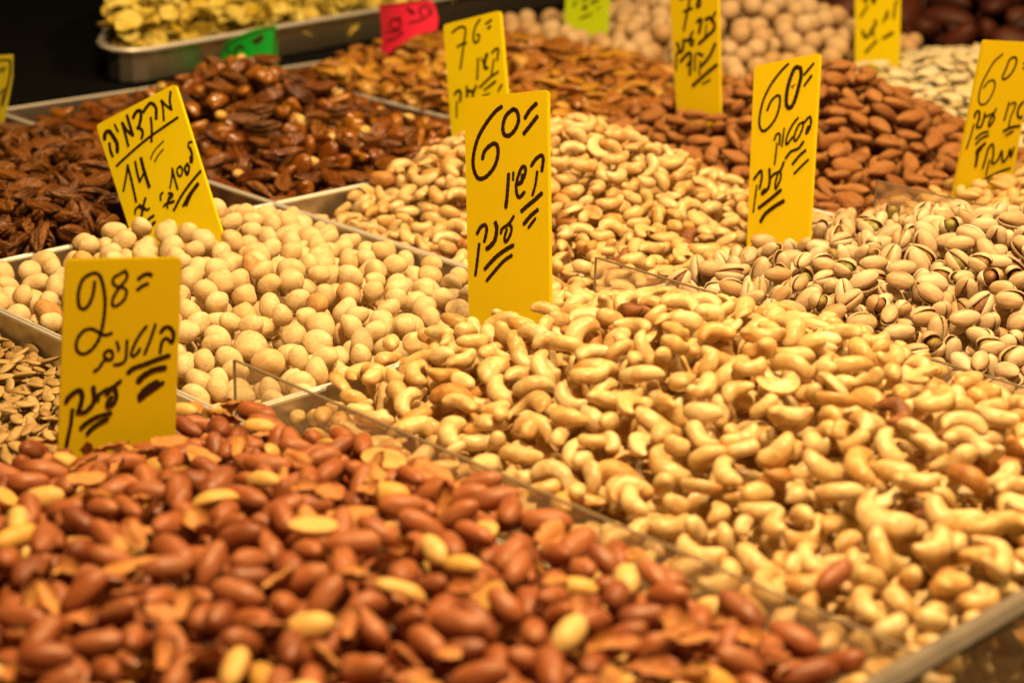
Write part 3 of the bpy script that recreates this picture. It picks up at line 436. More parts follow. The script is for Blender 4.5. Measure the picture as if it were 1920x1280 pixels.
def sign(key, mat, label):
    S = SIGNS[key]; mw = sgn_matrix(S['P'], S['n'])
    root = empty('price_sign'); root.matrix_world = mw; tag(root, label, 'price sign', 'handwritten price signs stuck in the nuts')
    tl, tr, br, bl = [Vector((x * 1e-4, y * 1e-4)) for x, y in S['q']]
    ext = 0.035; br = br + (br - tr).normalized() * ext; bl = bl + (bl - tl).normalized() * ext
    W = (tr - tl).length; TH = 0.0034; q = 0.0028
    ux = (tr - tl).normalized(); lf = (bl - tl).normalized(); rf = (br - tr).normalized()
    def sheet(y0, y1, nm):
        o = [tl + lf * q, tl + lf * q * .35 + ux * q * .3, tl + ux * q, tr - ux * q, tr + rf * q * .35 - ux * q * .3, tr + rf * q, br, bl]; k = len(o)
        V = [(p.x, y0, p.y) for p in o] + [(p.x, y1, p.y) for p in o]
        F = [tuple(range(k)), tuple(range(2 * k - 1, k - 1, -1))] + [(i, k + i, k + (i + 1) % k, (i + 1) % k) for i in range(k)]
        obj(nm, mesh(nm, V, F, mat, False), root)
    sheet(0, 0.00035, 'front_sheet'); sheet(TH - 0.00035, TH, 'back_sheet')
    rb = MB(); k = max(8, int(W / 0.0034))
    for i in range(k + 1):
        a = i / k; p0 = tl.lerp(tr, a); p1 = bl.lerp(br, a); d = (p1 - p0).normalized(); ins = 0.0004 + (0.0026 if a < 0.035 or a > 0.965 else 0.0)
        p0 = p0 + d * ins; hx = 0.00018; sh = 0.0003 if i == 0 else (-0.0003 if i == k else 0)
        c = [(p0.x + sh - hx, p0.y), (p0.x + sh + hx, p0.y), (p1.x + sh + hx, p1.y), (p1.x + sh - hx, p1.y)]
        V = [(x, 0.0004, z) for x, z in c] + [(x, TH - 0.0004, z) for x, z in c]
        rb.add(V, [(0,1,2,3),(7,6,5,4),(0,4,5,1),(1,5,6,2),(2,6,7,3),(3,7,4,0)])
    obj('fluted_core', rb.mesh('fluted_core', mat), root)
    obj('handwriting', strokes_mesh(S['st']), root)
    for a in np.linspace(0, 1, 60):
        for b in np.linspace(0, 1, 90):
            p = tl.lerp(tr, a).lerp(bl.lerp(br, a), b)
            for yy in (0, TH * .5, TH):
                X = mw @ Vector((p.x, yy, p.y)); WALLPTS.append((X.x, X.y, X.z))
sign('peanut', M['yellow'], 'amber sign reading 98 standing behind the red peanuts')
sign('cashew', M['yellow'], 'tallest amber sign reading 60, in the middle by the front cashews')
sign('macadamia', M['lemon'], 'tilted lemon yellow sign reading 14 behind the macadamias')
sign('pistachio', M['yellow'], 'amber sign reading 60 with a thick retraced zero, behind the pistachios')
sign('backcashew', M['lemon'], 'lemon yellow sign reading 76 half hidden behind the middle sign')
sign('almond', M['yellow'], 'leaning yellow sign reading 60 cut by the right edge')
sign('walnut', M['yellow'], 'blurred amber sign reading 70 standing in the almonds')
sign('seed', M['lemon'], 'blurred yellow sign at the top between almonds and white seeds')
sign('lime', M['limecol'], 'lime green sign at the top beside the pale round nuts')
def flat_card(nm, poly, P, n, st, mat, label, th=0.0008, bend=0.0, cat='card'):
    mw = sgn_matrix(P, n); root = empty(nm); root.matrix_world = mw; tag(root, label, cat, 'handwritten price signs stuck in the nuts')
    o = [Vector((x * 1e-4, y * 1e-4)) for x, y in poly]; cx = sum(p.x for p in o) / len(o)
    f_ = lambda x: bend * (x - cx) ** 2
    dense = []
    for i, p in enumerate(o):
        r = o[(i + 1) % len(o)]; k = max(1, int(abs(r.x - p.x) / 0.006))
        dense += [p.lerp(r, j / k) for j in range(k)]
    import bmesh
    bm = bmesh.new(); vs = [bm.verts.new((p.x, 0, p.y)) for p in dense]; fc = bm.faces.new(vs)
    x0 = min(p.x for p in o); x1 = max(p.x for p in o); c = x0 + 0.006
    while c < x1:
        bmesh.ops.bisect_plane(bm, geom=bm.verts[:] + bm.edges[:] + bm.faces[:], plane_co=(c, 0, 0), plane_no=(1, 0, 0)); c += 0.006
    for v in bm.verts: v.co.y = f_(v.co.x)
    ex = bmesh.ops.extrude_face_region(bm, geom=bm.faces[:]); bmesh.ops.translate(bm, verts=[g for g in ex['geom'] if isinstance(g, bmesh.types.BMVert)], vec=(0, th, 0))
    bmesh.ops.recalc_face_normals(bm, faces=bm.faces[:])
    me = bpy.data.meshes.new('card_sheet'); bm.to_mesh(me); bm.free(); me.materials.append(mat); obj('card_sheet', me, root)
    obj('handwriting', strokes_mesh(st, bend=f_), root)
g_ = CARDS['green']; flat_card('price_card', g_['poly'], g_['P'], g_['n'], g_['st'], M['green'], 'green price card curled over behind the dark caramel nuts', bend=7.0, cat='price card')
g_ = CARDS['pink']; flat_card('price_card', g_['poly'], g_['P'], g_['n'], g_['st'], M['pink'], 'bright pink price card bent behind the honey pecans', bend=6.0, cat='price card')
g_ = SIGNS['dried']; tl, tr, br, bl = g_['q']
flat_card('price_card', [tl, [tr[0] - 12, tr[1]], tr, [tr[0] + 2, tr[1] - 250], [br[0] + 6, br[1]], [br[0] - 2, br[1] - 250], [bl[0], bl[1] - 250]], g_['P'], g_['n'], g_['st'], M['olive'], 'pale yellow card with a black border cut by the left edge', th=0.0012, cat='price card')

# ------------------------------------------------------------------ dropping the nuts onto one shared height field
CS = 0.002; GX0, GY0 = 0.28, 0.37; NX, NY = int((2.42 - GX0) / CS), int((2.16 - GY0) / CS)
gx = GX0 + (np.arange(NX) + 0.5) * CS; gy = GY0 + (np.arange(NY) + 0.5) * CS
XX, YY = np.meshgrid(gx, gy, indexing='ij')
H = np.full((NX, NY), -0.06); OWN = np.full((NX, NY), -1, dtype=np.int32)
WALL = np.full((NX, NY), -1.0)
def line_wall(x0, y0, x1, y1, z): 
    i0, i1 = [int(round((v - GX0) / CS)) for v in (x0, x1)]; j0, j1 = [int(round((v - GY0) / CS)) for v in (y0, y1)]
    i0, j0 = max(i0, 0), max(j0, 0); s = WALL[i0:max(i1, i0 + 1), j0:max(j1, j0 + 1)]; np.maximum(s, z, out=s)
for x in (X0, X1, X2, X3, X4, X5): line_wall(x - .002, Y0, x + .002, Y3, 0)
for y in (Y1, Y2, Y3): line_wall(X0, y - .002, X6, y + .002, 0)
for x in (X1, X2, X3): line_wall(x - .002, Y0, x + .002, Y1 - .003, PLATE)
line_wall(X0, 0.372, X6, Y0, PLATE)
WP = np.array(WALLPTS); WP = WP[(WP[:, 2] > -0.03) & (WP[:, 2] < 0.10)]
wi = ((WP[:, 0] - GX0) / CS).astype(int); wj = ((WP[:, 1] - GY0) / CS).astype(int); ok = (wi >= 0) & (wi < NX) & (wj >= 0) & (wj < NY)
WALL[wi[ok], wj[ok]] = 9.0
H = np.maximum(H, WALL)
CAMP = np.array([0, 0, CAM_Z]); FW, RT, UPV = (np.array(v) for v in (fw, rt, up))
def to_px(P):
    d = P - CAMP; w_ = d @ FW; return 960 + 3494.26 * (d @ RT) / w_, 640 - 3494.26 * (d @ UPV) / w_, w_
def g2(x, y, cx, cy, sx, sy=None): return np.exp(-((x - cx) / sx) ** 2 - ((y - cy) / (sy or sx)) ** 2)

KINDS = {}
def kind(name, n, gen, mats, weight=1.0, flat=0.35, rnd=0.15, seed=1, text='', parts=None, pool=26, cat=None):
    """a shape family: n shapes, a pool of tilted and turned stamps of each"""
    rng = np.random.default_rng(seed * 101 + len(name))
    vs = []
    for i in range(n):
        g = gen(rng)
        if parts is None: V, F = g; pieces = [(None, V, F, mats)]
        else: pieces = [(pn, v, f, mt) for (pn, mt), (v, f) in zip(parts, g)]
        V, F = join([(p[1], p[2]) for p in pieces]); mi = np.concatenate([np.full(len(p[2]), k) for k, p in enumerate(pieces)])
        T = np.array([(f[0], f[1], f[2]) for f in F] + [(f[0], f[2], f[3]) for f in F if len(f) == 4])
        A, B, Cc = V[T[:, 0]], V[T[:, 1]], V[T[:, 2]]; ar = np.linalg.norm(np.cross(B - A, Cc - A), axis=1); ar = ar / ar.sum()
        pick = rng.choice(len(T), 1500, p=ar); r1, r2 = rng.random((2, 1500)); r1 = np.sqrt(r1)
        S_ = A[pick] * (1 - r1)[:, None] + B[pick] * (r1 * (1 - r2))[:, None] + Cc[pick] * (r1 * r2)[:, None]
        mes = [mesh(name if p[0] is None else p[0], p[1], p[2], M[p[3]]) for p in pieces]
        vs.append(dict(V=V, F=F, mi=mi, mes=mes, pieces=[p[0] for p in pieces], mats=[p[3] for p in pieces], S=S_))
    st = []
    for i in range(n):
        for k in range(pool):
            if rng.random() < rnd: q = rng.normal(size=4); q /= np.linalg.norm(q); R = np.array(Matrix.Identity(3)) if False else np.array(__import__('mathutils').Quaternion(q).to_matrix())
            else:
                e = Euler((rng.normal(0, flat) + (PI if rng.random() < 0.5 else 0), rng.normal(0, flat), 0)); R = np.array((Euler((0, 0, rng.uniform(0, 6.283))).to_matrix() @ e.to_matrix()))
            s = rng.uniform(0.88, 1.12); P = (vs[i]['S'] @ R.T) * s
            ci = np.floor(P[:, 0] / CS + 0.5).astype(int); cj = np.floor(P[:, 1] / CS + 0.5).astype(int)
            key = (ci + 64) * 256 + (cj + 64); uq, inv = np.unique(key, return_inverse=True)
            lo = np.full(len(uq), 9.0); hi = np.full(len(uq), -9.0); np.minimum.at(lo, inv, P[:, 2]); np.maximum.at(hi, inv, P[:, 2])
            st.append((i, R, s, uq // 256 - 64, uq % 256 - 64, lo, hi))
    KINDS[name] = dict(vs=vs, st=st, text=text, name=name, weight=weight, cat=cat, thick=float(np.mean([x[6].max() - x[5].min() for x in st])))
    return name

def two_shell(op):
    def f(rng):
        a = rng.uniform(0.0100, 0.0118); b = rng.uniform(0.0061, 0.0071); o = op * rng.uniform(0.7, 1.3)
        k = blob(a * 0.86, b * 0.80, b * 0.76, rng, 10, 8, 0.06, 400); k[0][:, 0] += a * 0.03
        return [pist_shell(rng, 1, o, a, b, b * 0.97), pist_shell(rng, -1, o, a, b, b * 0.97), k]
    return f
kind('cashew', 9, cashew, 'cashew', 1.0, 0.55, 0.3, 1, 'whole pale cashew', cat='cashew')
kind('cashew_piece', 3, lambda r: cashew(r, broken=True), 'cashew', 0.16, 0.6, 0.4, 2, 'short broken cashew', cat='cashew')
kind('golden_cashew', 4, cashew, 'toasted', 0.08, 0.5, 0.3, 3, 'golden brown toasted cashew', cat='cashew')
kind('split_cashew', 4, cashew_half, 'cashew', 0.22, 0.6, 0.3, 31, 'split cashew half', cat='cashew')
kind('scorched_cashew', 2, cashew, 'scorched', 0.010, 0.5, 0.4, 4, 'dark scorched cashew', cat='cashew')
kind('macadamia', 8, macadamia, 'macadamia', 1.0, 0.8, 0.6, 5, 'pale floury macadamia', cat='macadamia')
kind('browned_macadamia', 3, macadamia, 'macadamia_brown', 0.06, 0.8, 0.6, 6, 'brown roasted macadamia', cat='macadamia')
kind('peanut', 8, peanut, 'skin', 1.0, 0.45, 0.15, 7, 'red skinned peanut', cat='peanut')
kind('bare_peanut', 3, peanut, 'blanched', 0.05, 0.45, 0.15, 8, 'bare yellow peanut', cat='peanut')
kind('peanut_half', 4, peanut_half, 'blanched', 0.10, 0.5, 0.3, 9, 'split pale peanut half', cat='peanut')
kind('peanut_skin', 5, skin_flake, 'flake', 0.14, 0.5, 0.2, 10, 'loose peanut skin flake', cat='nut skin')
kind('pistachio', 5, two_shell(0.15), None, 1.0, 0.9, 0.5, 11, 'split open pistachio', parts=[('shell_half', 'shell'), ('shell_half', 'shell'), ('kernel', 'kernel')], cat='pistachio')
kind('closed_pistachio', 3, two_shell(0.035), None, 0.45, 0.8, 0.4, 12, 'nearly closed pistachio', parts=[('shell_half', 'shell'), ('shell_half', 'shell'), ('kernel', 'kernel')], cat='pistachio')
kind('gaping_pistachio', 3, two_shell(0.34), None, 0.6, 0.9, 0.5, 13, 'wide open pistachio', parts=[('shell_half', 'shell'), ('shell_half', 'shell'), ('kernel', 'kernel')], cat='pistachio')
kind('almond', 8, almond, 'almond', 1.0, 0.55, 0.25, 14, 'brown unpeeled almond', cat='almond')
kind('pecan', 7, lambda r: pecan(r, s=1.0), 'pecan', 1.0, 0.75, 0.35, 15, 'dark sugared pecan half', cat='pecan')
kind('glazed_pecan', 5, lambda r: pecan(r, s=1.2), 'glaze_dark', 1.0, 0.7, 0.3, 16, 'dark glazed pecan', cat='pecan')
kind('pecan_bit', 4, lambda r: pecan(r, s=1.1), 'pecan', 0.5, 0.75, 0.4, 41, 'matt dark pecan', cat='pecan')
kind('glazed_cashew', 4, cashew, 'glaze_amber', 0.18, 0.6, 0.4, 17, 'amber glazed cashew', cat='cashew')
kind('glazed_walnut', 4, walnut, 'glaze_amber', 0.75, 0.7, 0.5, 42, 'knobbly amber walnut piece', cat='walnut')
kind('honey_walnut', 4, walnut, 'honey_walnut', 0.5, 0.7, 0.5, 43, 'golden honey walnut piece', cat='walnut')
kind('glazed_almond', 4, almond, 'glaze_amber', 0.07, 0.5, 0.3, 18, 'reddish amber glazed almond', cat='almond')
kind('glazed_hazelnut', 3, lambda r: blob(.008, .0055, .005, r, 12, 9), 'glaze_pale', 0.035, 0.5, 0.3, 19, 'small yellow peeled nut', cat='nut')
kind('sesame_pecan', 7, lambda r: pecan(r, 18, 11, 0.95), 'sesame', 1.0, 0.5, 0.2, 20, 'brown sesame honey pecan', cat='pecan')
kind('honey_pecan', 5, lambda r: pecan(r, 18, 11, 0.95), 'honey', 1.0, 0.5, 0.2, 21, 'yellowish sesame honey pecan', cat='pecan')
kind('pumpkin_seed', 6, lambda r: flat_seed(r, .0084, .0040, .0018), 'pumpkin', 1.0, 0.45, 0.1, 22, 'toasted pumpkin seed', cat='seed')
kind('white_seed', 6, lambda r: flat_seed(r, .0140, .0078, .0030), 'white_seed', 1.0, 0.42, 0.12, 23, 'white pumpkin seed', cat='seed')
kind('round_nut', 5, hazel, 'round', 1.0, 0.8, 0.6, 24, 'pale round nut in its shell', cat='nut')
kind('salted_nut', 5, lambda r: almond(r, s=0.85), 'salted', 0.8, 0.5, 0.3, 25, 'salted golden nut', cat='nut')
kind('salted_cashew', 3, cashew, 'salted', 0.5, 0.5, 0.3, 26, 'salted golden cashew', cat='cashew')
kind('fried_chip', 7, chip, 'chip', 1.0, 0.55, 0.2, 27, 'wavy yellow fried chip', cat='chip')
kind('dried_fruit', 4, lambda r: blob(.036, .022, .016, r, 12, 9, .14, 80), 'red_fruit', 1.0, 0.5, 0.3, 28, 'dim red dried fruit', cat='dried fruit')

PLACED = []      # (heap, kind, shape index, R, s, x, y, z)
def drop_at(heap, kn, st, x, y, sink=0.0007, commit=True, force_z=None):
    i = int((x - GX0) / CS); j = int((y - GY0) / CS); ii = i + st[3]; jj = j + st[4]
    if ii.min() < 0 or jj.min() < 0 or ii.max() >= NX or jj.max() >= NY: return None
    z = float(np.max(H[ii, jj] - st[5])) - sink
    if not commit: return z
    top = z + st[6]; cur = H[ii, jj]; m_ = top > cur; H[ii[m_], jj[m_]] = top[m_]; OWN[ii[m_], jj[m_]] = len(PLACED)
    PLACED.append((heap, kn, st[0], st[1], st[2], GX0 + (i + 0.5) * CS, GY0 + (j + 0.5) * CS, z)); return z
HEAPS = {}
def heap(name, kinds, rect, target, cap=3000, layers=2.4, stop=0.04, K=6, inset=0.004, keep=None, mixw=None, rough=1.0, marg=260):
    x0, y0, x1, y1 = rect; rs = np.random.default_rng(len(name) * 7 + 3)
    T = target(XX, YY); thick = np.mean([KINDS[k]['thick'] for k in kinds])
    reg = (XX > x0 + .003) & (XX < x1 - .003) & (YY > y0 + .003) & (YY < y1 - .003)
    if keep is not None: reg &= keep(XX, YY)
    px, py, _ = to_px(np.stack([XX, YY, T], -1)); infr = (px > -marg) & (px < 1920 + marg) & (py > -marg) & (py < 1280 + marg)
    base = T - np.where(infr, layers * thick, 0.35 * thick); base = np.maximum(base, -0.058)
    if y0 == Y0: base = np.where(YY < Y0 + 0.03, -0.04, base)
    H[reg] = np.maximum(WALL[reg], base[reg])
    HEAPS[name] = dict(rect=rect, T=T, base=base, kinds=kinds, reg=reg)
    al = reg & infr & (XX > x0 + inset) & (XX < x1 - inset) & (YY > y0 + inset) & (YY < y1 - inset) & (WALL < 1)
    I, J = np.nonzero(al); n = 0; ws = np.array([KINDS[k]['weight'] for k in kinds])
    if len(I) == 0: return
    while n < cap:
        low = H[I, J] < T[I, J] - 0.42 * thick * rough
        if low.mean() < stop: break
        Lx = I[low]; Ly = J[low]
        for _ in range(60):
            wk = ws if mixw is None else None
            best = None
            c = rs.integers(0, len(Lx), K)
            if mixw is None: kn = kinds[rs.choice(len(kinds), p=ws / ws.sum())]
            else:
                w_ = mixw(gx[Lx[c[0]]], gy[Ly[c[0]]]); kn = kinds[rs.choice(len(kinds), p=w_ / w_.sum())]
            sts = KINDS[kn]['st']
            for q in range(K):
                if mixw is not None and q: a, b = Lx[c[q]], Ly[c[q]]
                else: a, b = Lx[c[q]], Ly[c[q]]
                st = sts[rs.integers(len(sts))]; z = drop_at(name, kn, st, gx[a], gy[b], commit=False)
                if z is None: continue
                top = z + float(st[6].max()); sc = max(z - T[a, b], -0.4 * thick) + 0.55 * (top - T[a, b])
                if best is None or sc < best[0]: best = (sc, st, a, b, top - T[a, b])
            if best and best[4] < 0.9 * thick * rough: drop_at(name, kn, best[1], gx[best[2]], gy[best[3]]); 
            n += 1
    HEAPS[name]['n'] = n

def rim_fall(v, edge, d): return np.clip((v - edge) / d, 0, 1)
# heights of each heap above the rim plane
T_pean = lambda x, y: 0.000 + 0.050 * g2(x, y, 0.46, 0.62, 0.18, 0.22) + 0.009 * g2(x, y, 0.625, 0.62, 0.06, 0.25) + 0.016 * g2(x, y, 0.56, 0.44, 0.08, 0.08)
T_cash = lambda x, y: -0.006 + 0.072 * g2(x, y, 0.845, 0.66, 0.16, 0.20) + 0.032 * g2(x, y, 0.80, 0.42, 0.22, 0.12) - 0.034 * g2(x, y, 0.636, 0.883, 0.07, 0.07)
T_pist = lambda x, y: 0.002 + 0.045 * g2(x, y, 1.19, 0.68, 0.16, 0.16) + 0.02 * g2(x, y, 1.317, 0.62, 0.1, 0.2) - 0.012 * g2(x, y, 0.98, 0.87, 0.08)
T_mixr = lambda x, y: 0.000 + 0.030 * g2(x, y, 1.48, 0.75, 0.14)
T_pump = lambda x, y: -0.020 + 0.012 * g2(x, y, 0.45, 1.05, 0.12)
T_maca = lambda x, y: -0.011 + 0.024 * g2(x, y, 0.80, 1.10, 0.12) + 0.024 * g2(x, y, 0.85, 1.22, 0.08, 0.05) 
T_bcas = lambda x, y: -0.007 + 0.062 * g2(x, y, 1.20, 1.13, 0.11, 0.11) - 0.030 * g2(x, y, 0.97, 1.26, 0.075) + 0.012 * g2(x, y, 1.15, 1.24, 0.08)
T_almo = lambda x, y: -0.010 + 0.082 * g2(x, y, 1.53, 1.09, 0.125, 0.125) + 0.018 * g2(x, y, 1.40, 1.22, 0.1) 
T_wsee = lambda x, y: 0.006 + 0.036 * g2(x, y, 1.90, 1.10, 0.15)
T_peca = lambda x, y: -0.006 + 0.008 * g2(x, y, 0.78, 1.42, 0.15) - 0.026 * g2(x, y, 0.955, 1.275, 0.08) - 0.022 * np.clip((y - 1.56) / 0.18, 0, 1)
T_mix = lambda x, y: -0.026 + 0.066 * g2(x, y, 1.165, 1.565, 0.095, 0.115) + 0.030 * g2(x, y, 1.17, 1.34, 0.16, 0.12) - 0.012 * g2(x, y, 1.31, 1.42, 0.05, 0.1)
T_sesa = lambda x, y: 0.004 + 0.026 * g2(x, y, 1.50, 1.52, 0.15) - 0.022 * g2(x, y, 1.34, 1.73, 0.10, 0.06)
T_roun = lambda x, y: 0.004 + 0.062 * g2(x, y, 1.86, 1.45, 0.13, 0.17)
T_red = lambda x, y: 0.010 + 0.05 * g2(x, y, 2.2, 1.25, 0.12, 0.2)
heap('peanuts', ['peanut', 'bare_peanut', 'peanut_half', 'peanut_skin'], (X0, Y0, X1, Y1), T_pean, marg=160)
heap('front_cashews', ['cashew', 'cashew_piece', 'split_cashew', 'golden_cashew', 'scorched_cashew'], (X1, Y0, X2, Y1), T_cash, layers=2.4, rough=0.8, K=8, stop=0.025)
heap('pistachios', ['pistachio', 'closed_pistachio', 'gaping_pistachio'], (X2, Y0, X3, Y1), T_pist, rough=0.85, stop=0.03)
heap('salted_nuts', ['salted_nut', 'salted_cashew'], (X3, Y0, X4, Y1), T_mixr)
heap('pumpkin_seeds', ['pumpkin_seed'], (X0, Y1, X1, Y2), T_pump)
heap('macadamias', ['macadamia', 'browned_macadamia'], (X1, Y1, X2, Y2), T_maca, inset=0.005, stop=0.015, rough=0.75, K=9)
heap('far_cashews', ['cashew', 'cashew_piece', 'split_cashew', 'golden_cashew', 'scorched_cashew'], (X2, Y1, X3, Y2), T_bcas, rough=0.8, K=8, stop=0.025)
heap('almonds', ['almond'], (X3, Y1, X4, Y2), T_almo)
heap('white_seeds', ['white_seed'], (X4, Y1, X5, Y2), T_wsee)
heap('dark_pecans', ['pecan'], (X1, Y2, X2, Y3), T_peca, layers=2.2, rough=1.2, stop=0.05)
heap('caramel_mix', ['glazed_pecan', 'glazed_cashew', 'glazed_almond', 'glazed_hazelnut', 'pecan_bit', 'glazed_walnut'], (X2, Y2, X3, Y3), T_mix, rough=1.35, stop=0.05)
heap('sesame_pecans', ['sesame_pecan', 'honey_pecan', 'honey_walnut'], (X3, Y2, X4, Y3), T_sesa, mixw=lambda x, y: (np.array([0.08, 0.7, 0.5]) if (x - X3) < 0.34 * (y - Y2) + 0.03 else np.array([1.0, 0.08, 0.12])))
heap('round_nuts', ['round_nut'], (X4, Y2, X5, Y3), T_roun)
heap('red_fruit', ['dried_fruit'], (X5, Y1, X6, Y3), T_red, layers=1.5)
# chips heaped on the raised tray (its own rectangle, turned by UP_ROT)
cu, su = math.cos(UP_ROT), math.sin(UP_ROT)
def ut_uv(x, y): dx, dy = x - UP_LOC.x, y - UP_LOC.y; return dx * cu + dy * su, -dx * su + dy * cu
def T_chip(x, y):
    u, v = ut_uv(x, y); return 0.040 + 0.050 * g2(u - v * 0.8, v, 0.05, 0.16, 0.16, 0.14) + 0.012 * np.clip(1 - (u - v) / 0.25, 0, 1)
def chip_keep(x, y): u, v = ut_uv(x, y); return (u > v - 0.030) & (u > 0.002) & (u < 0.60) & (v > 0.008) & (v < 0.33)
heap('chips', ['fried_chip'], (1.06, 1.75, 1.85, 2.16), T_chip, keep=chip_keep, layers=1.6, inset=0.004)

# strays the photograph shows lying on the wrong heap
def stray(kn, x, y, name): 
    st = KINDS[kn]['st'][int(RNG.integers(len(KINDS[kn]['st'])))]; drop_at(name, kn, st, x, y)
stray('peanut', 0.672, 0.452, 'stray:red peanut lying on the front cashews by the divider')

# ------------------------------------------------------------------ which nuts show, and how large
NP = len(PLACED); area = np.zeros(NP)
vis = OWN >= 0; P3 = np.stack([XX, YY, H], -1)[vis]; px, py, dp = to_px(P3); inf = (px > 0) & (px < 1920) & (py > 0) & (py < 1280)
np.add.at(area, OWN[vis][inf], (3494.26 * CS / dp[inf]) ** 2 * 0.45)
KNAME = dict(cashew='cashew_nut', cashew_piece='cashew_nut', split_cashew='cashew_nut', golden_cashew='cashew_nut', scorched_cashew='cashew_nut', macadamia='macadamia_nut', browned_macadamia='macadamia_nut',
             peanut='peanut', bare_peanut='peanut', peanut_half='peanut', peanut_skin='peanut_skin_flake', pistachio='pistachio_nut', closed_pistachio='pistachio_nut', gaping_pistachio='pistachio_nut',
             almond='almond_nut', pecan='pecan_half', glazed_pecan='glazed_pecan', glazed_walnut='glazed_walnut', honey_walnut='honey_walnut', pecan_bit='glazed_pecan', glazed_cashew='glazed_cashew', glazed_almond='glazed_almond', glazed_hazelnut='peeled_hazelnut',
             sesame_pecan='honey_pecan', honey_pecan='honey_pecan', pumpkin_seed='pumpkin_seed', white_seed='white_pumpkin_seed', round_nut='round_nut', salted_nut='salted_almond', salted_cashew='salted_cashew', fried_chip='fried_chip', dried_fruit='dried_fruit')
WHERE = {'peanuts': ('front peanut heap', 'red peanuts heaped at the front'), 'front_cashews': ('front cashew heap', 'cashews in the front heap'), 'pistachios': ('pistachio heap', 'pistachios in their shells'),
 'salted_nuts': ('right edge nuts', 'salted mixed nuts at the right edge'), 'pumpkin_seeds': ('pumpkin seed tray', 'toasted pumpkin seeds at the left'), 'macadamias': ('macadamia tray', 'macadamias in the left middle tray'),
 'far_cashews': ('farther cashew heap', 'cashews in the farther heap'), 'almonds': ('almond heap', 'brown almonds in the farther heap'), 'white_seeds': ('white seed heap', 'white seeds behind the almonds'),
 'dark_pecans': ('dark pecan tray', 'dark sugared pecans at the left'), 'caramel_mix': ('dark caramel mix', 'dark caramel nut mix'), 'sesame_pecans': ('honey pecan heap', 'honey pecans dotted with sesame'),
 'round_nuts': ('pale round nut heap', 'pale round nuts at the back'), 'red_fruit': ('dim fruit tray', 'dried red fruit at top right'), 'chips': ('raised chip tray', 'yellow chips on the raised tray')}
SPAN = {}
for P_, a_ in zip(PLACED, area):
    if a_ > 70: SPAN.setdefault(P_[0], []).append((P_[5] + P_[6], P_[5] - P_[6]))
SPAN = {k: [np.quantile(np.array(v)[:, i], (0.3, 0.7)) for i in (0, 1)] for k, v in SPAN.items()}
LONG_Y = ('cashew', 'cashew_piece', 'split_cashew', 'golden_cashew', 'scorched_cashew', 'glazed_cashew', 'salted_cashew')
SQUAT = ('macadamia', 'browned_macadamia', 'round_nut', 'fried_chip', 'glazed_hazelnut', 'glazed_walnut', 'honey_walnut', 'cashew_piece')
def POSE(K_, R, x, y, z, text):
    # which way its long axis points in the view of the photograph
    if K_['name'] in SQUAT: return text % ''
    d = R @ np.array((0, 1, 0) if K_['name'] in LONG_Y else (1, 0, 0), float); a, b_, c_ = d @ RT, d @ UPV, d @ FW
    if abs(c_) > 0.86: return text % 'end on '
    g = math.degrees(math.atan2(b_, a)) % 180
    return text % ('lying crosswise ' if g < 22 or g > 158 else 'slanting up rightward ' if g < 67 else 'standing upright ' if g < 113 else 'slanting up leftward ')
def zone(hp, x, y):
    d, l = SPAN[hp]; a = x + y; c = x - y
    dd = 'near' if a < d[0] else ('far' if a > d[1] else ''); ll = 'left' if c < l[0] else ('right' if c > l[1] else '')
    if not dd and not ll: return 'amid the'
    return 'at ' + (dd + ' ' + ll if dd and ll else (dd or ll) + ' side') + ' of the'
order = np.argsort(-area); chosen = set(); cnt = {}
for k in order:
    hp, kn = PLACED[k][0], PLACED[k][1]; nm = KNAME[kn]
    if hp.startswith('stray'): chosen.add(int(k)); continue
    lim = 296 if nm != 'peanut_skin_flake' else 150
    if area[k] < 70 or cnt.get(nm, 0) >= lim: continue
    chosen.add(int(k)); cnt[nm] = cnt.get(nm, 0) + 1
print('placed', NP, 'individual', len(chosen), cnt)
for k in sorted(chosen):
    hp, kn, si, R, s, x, y, z = PLACED[k]; K_ = KINDS[kn]; v = K_['vs'][si]
    if hp.startswith('stray'): lab = hp[6:]; grp = None
    else:
        wh, grp = WHERE[hp]; lab = POSE(K_, R, x, y, z, ('large ' if s > 1.04 else 'smaller ' if s < 0.96 else '') + K_['text'] + ' ' + '%s' + zone(hp, x, y) + ' ' + wh)
    mw = Matrix(np.vstack([np.hstack([R * s, [[x], [y], [z]]]), [0, 0, 0, 1]]).tolist())
    if len(v['mes']) == 1: o = obj(KNAME[kn], v['mes'][0])
    else:
        o = empty(KNAME[kn])
        for pn, me in zip(v['pieces'], v['mes']): obj(pn, me, o)
    o.matrix_world = mw; tag(o, lab, K_['cat'], grp)
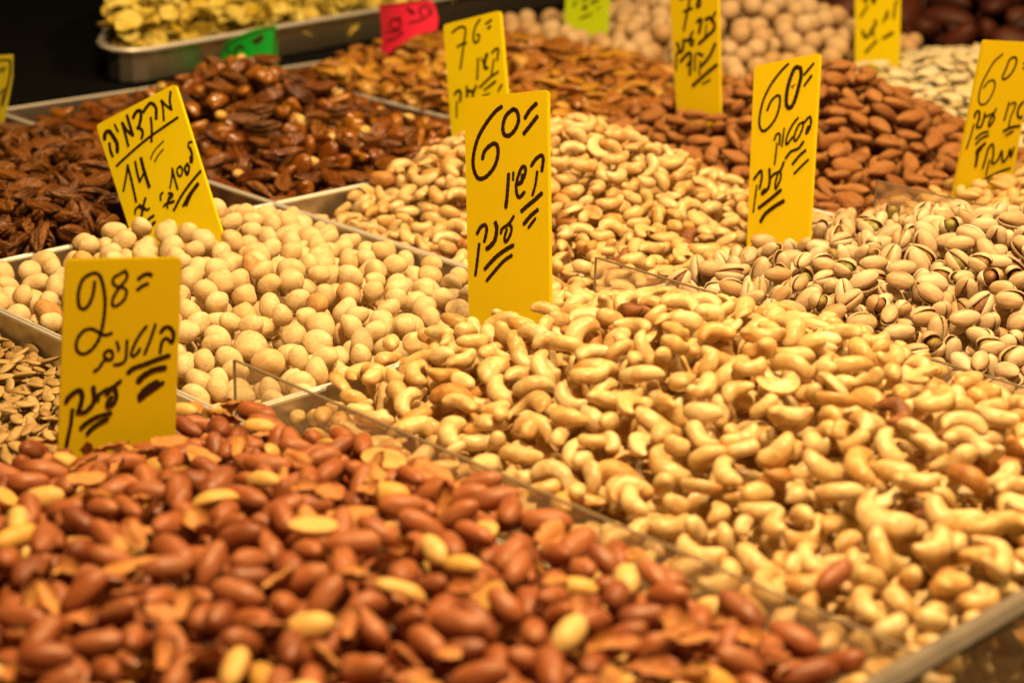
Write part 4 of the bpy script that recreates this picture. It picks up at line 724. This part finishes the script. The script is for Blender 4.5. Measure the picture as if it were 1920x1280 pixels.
# all the others, heap by heap, with the packed mass under them
STUFFN = {'peanuts': 'loose_peanuts', 'front_cashews': 'loose_cashews', 'far_cashews': 'loose_cashews', 'pistachios': 'loose_pistachios', 'salted_nuts': 'loose_salted_nuts', 'pumpkin_seeds': 'loose_pumpkin_seeds', 'macadamias': 'loose_macadamias', 'almonds': 'loose_almonds', 'white_seeds': 'loose_white_seeds', 'dark_pecans': 'loose_pecans', 'caramel_mix': 'loose_caramel_nuts', 'sesame_pecans': 'loose_honey_pecans', 'round_nuts': 'loose_round_nuts', 'red_fruit': 'loose_dried_fruit', 'chips': 'loose_chips'}
tri = 0
for hp, hd in HEAPS.items():
    Vs = []; T3 = []; MI = []; mats = []; n = 0
    # packed mass under the loose nuts
    reg = hd['reg']; I, J = np.nonzero(reg); i0, i1, j0, j1 = I.min(), I.max(), J.min(), J.max(); st_ = 3
    ii = np.unique(np.append(np.arange(i0, i1 + 1, st_), i1)); jj = np.unique(np.append(np.arange(j0, j1 + 1, st_), j1))
    Z = hd['base'][np.ix_(ii, jj)]; Rg = reg[np.ix_(ii, jj)]
    Z = Z + 0.0015 * np.sin(gx[ii] * 400)[:, None] * np.sin(gy[jj] * 370)[None, :]
    V = np.stack(np.broadcast_arrays(gx[ii][:, None], gy[jj][None, :], Z), -1).reshape(-1, 3); c = len(jj)
    for a in range(len(ii) - 1):
        for b in range(len(jj) - 1):
            if Rg[a, b] and Rg[a+1, b] and Rg[a, b+1] and Rg[a+1, b+1]:
                q = a * c + b; T3 += [(q, q + c, q + c + 1), (q, q + c + 1, q + 1)]
    Vs.append(V); MI += [0] * len(T3); n = len(V); mats.append(KINDS[hd['kinds'][0]]['vs'][0]['mats'][0]); T3 = [np.array(T3)]
    cache = {}
    for k in range(NP):
        P = PLACED[k]
        if P[0] != hp or k in chosen: continue
        v = KINDS[P[1]]['vs'][P[2]]; key = (P[1], P[2])
        if key not in cache:
            tt = []; mi = []
            for f, m_ in zip(v['F'], v['mi']):
                ml = v['mats'][m_]
                if ml not in mats: mats.append(ml)
                tt.append((f[0], f[1], f[2])); mi.append(mats.index(ml))
                if len(f) == 4: tt.append((f[0], f[2], f[3])); mi.append(mats.index(ml))
            cache[key] = (np.array(tt), mi)
        tt, mi = cache[key]
        Vs.append((v['V'] @ P[3].T) * P[4] + np.array(P[5:8])); T3.append(tt + n); MI += mi; n += len(v['V'])
    me = mesh(STUFFN[hp], np.vstack(Vs), np.vstack(T3), None, True, [M[x] for x in mats], MI); tri += len(me.polygons)
    tag(obj(STUFFN[hp], me), WHERE[hp][1] + ', packed under the single ones', kind='stuff')
print('stuff triangles', tri)
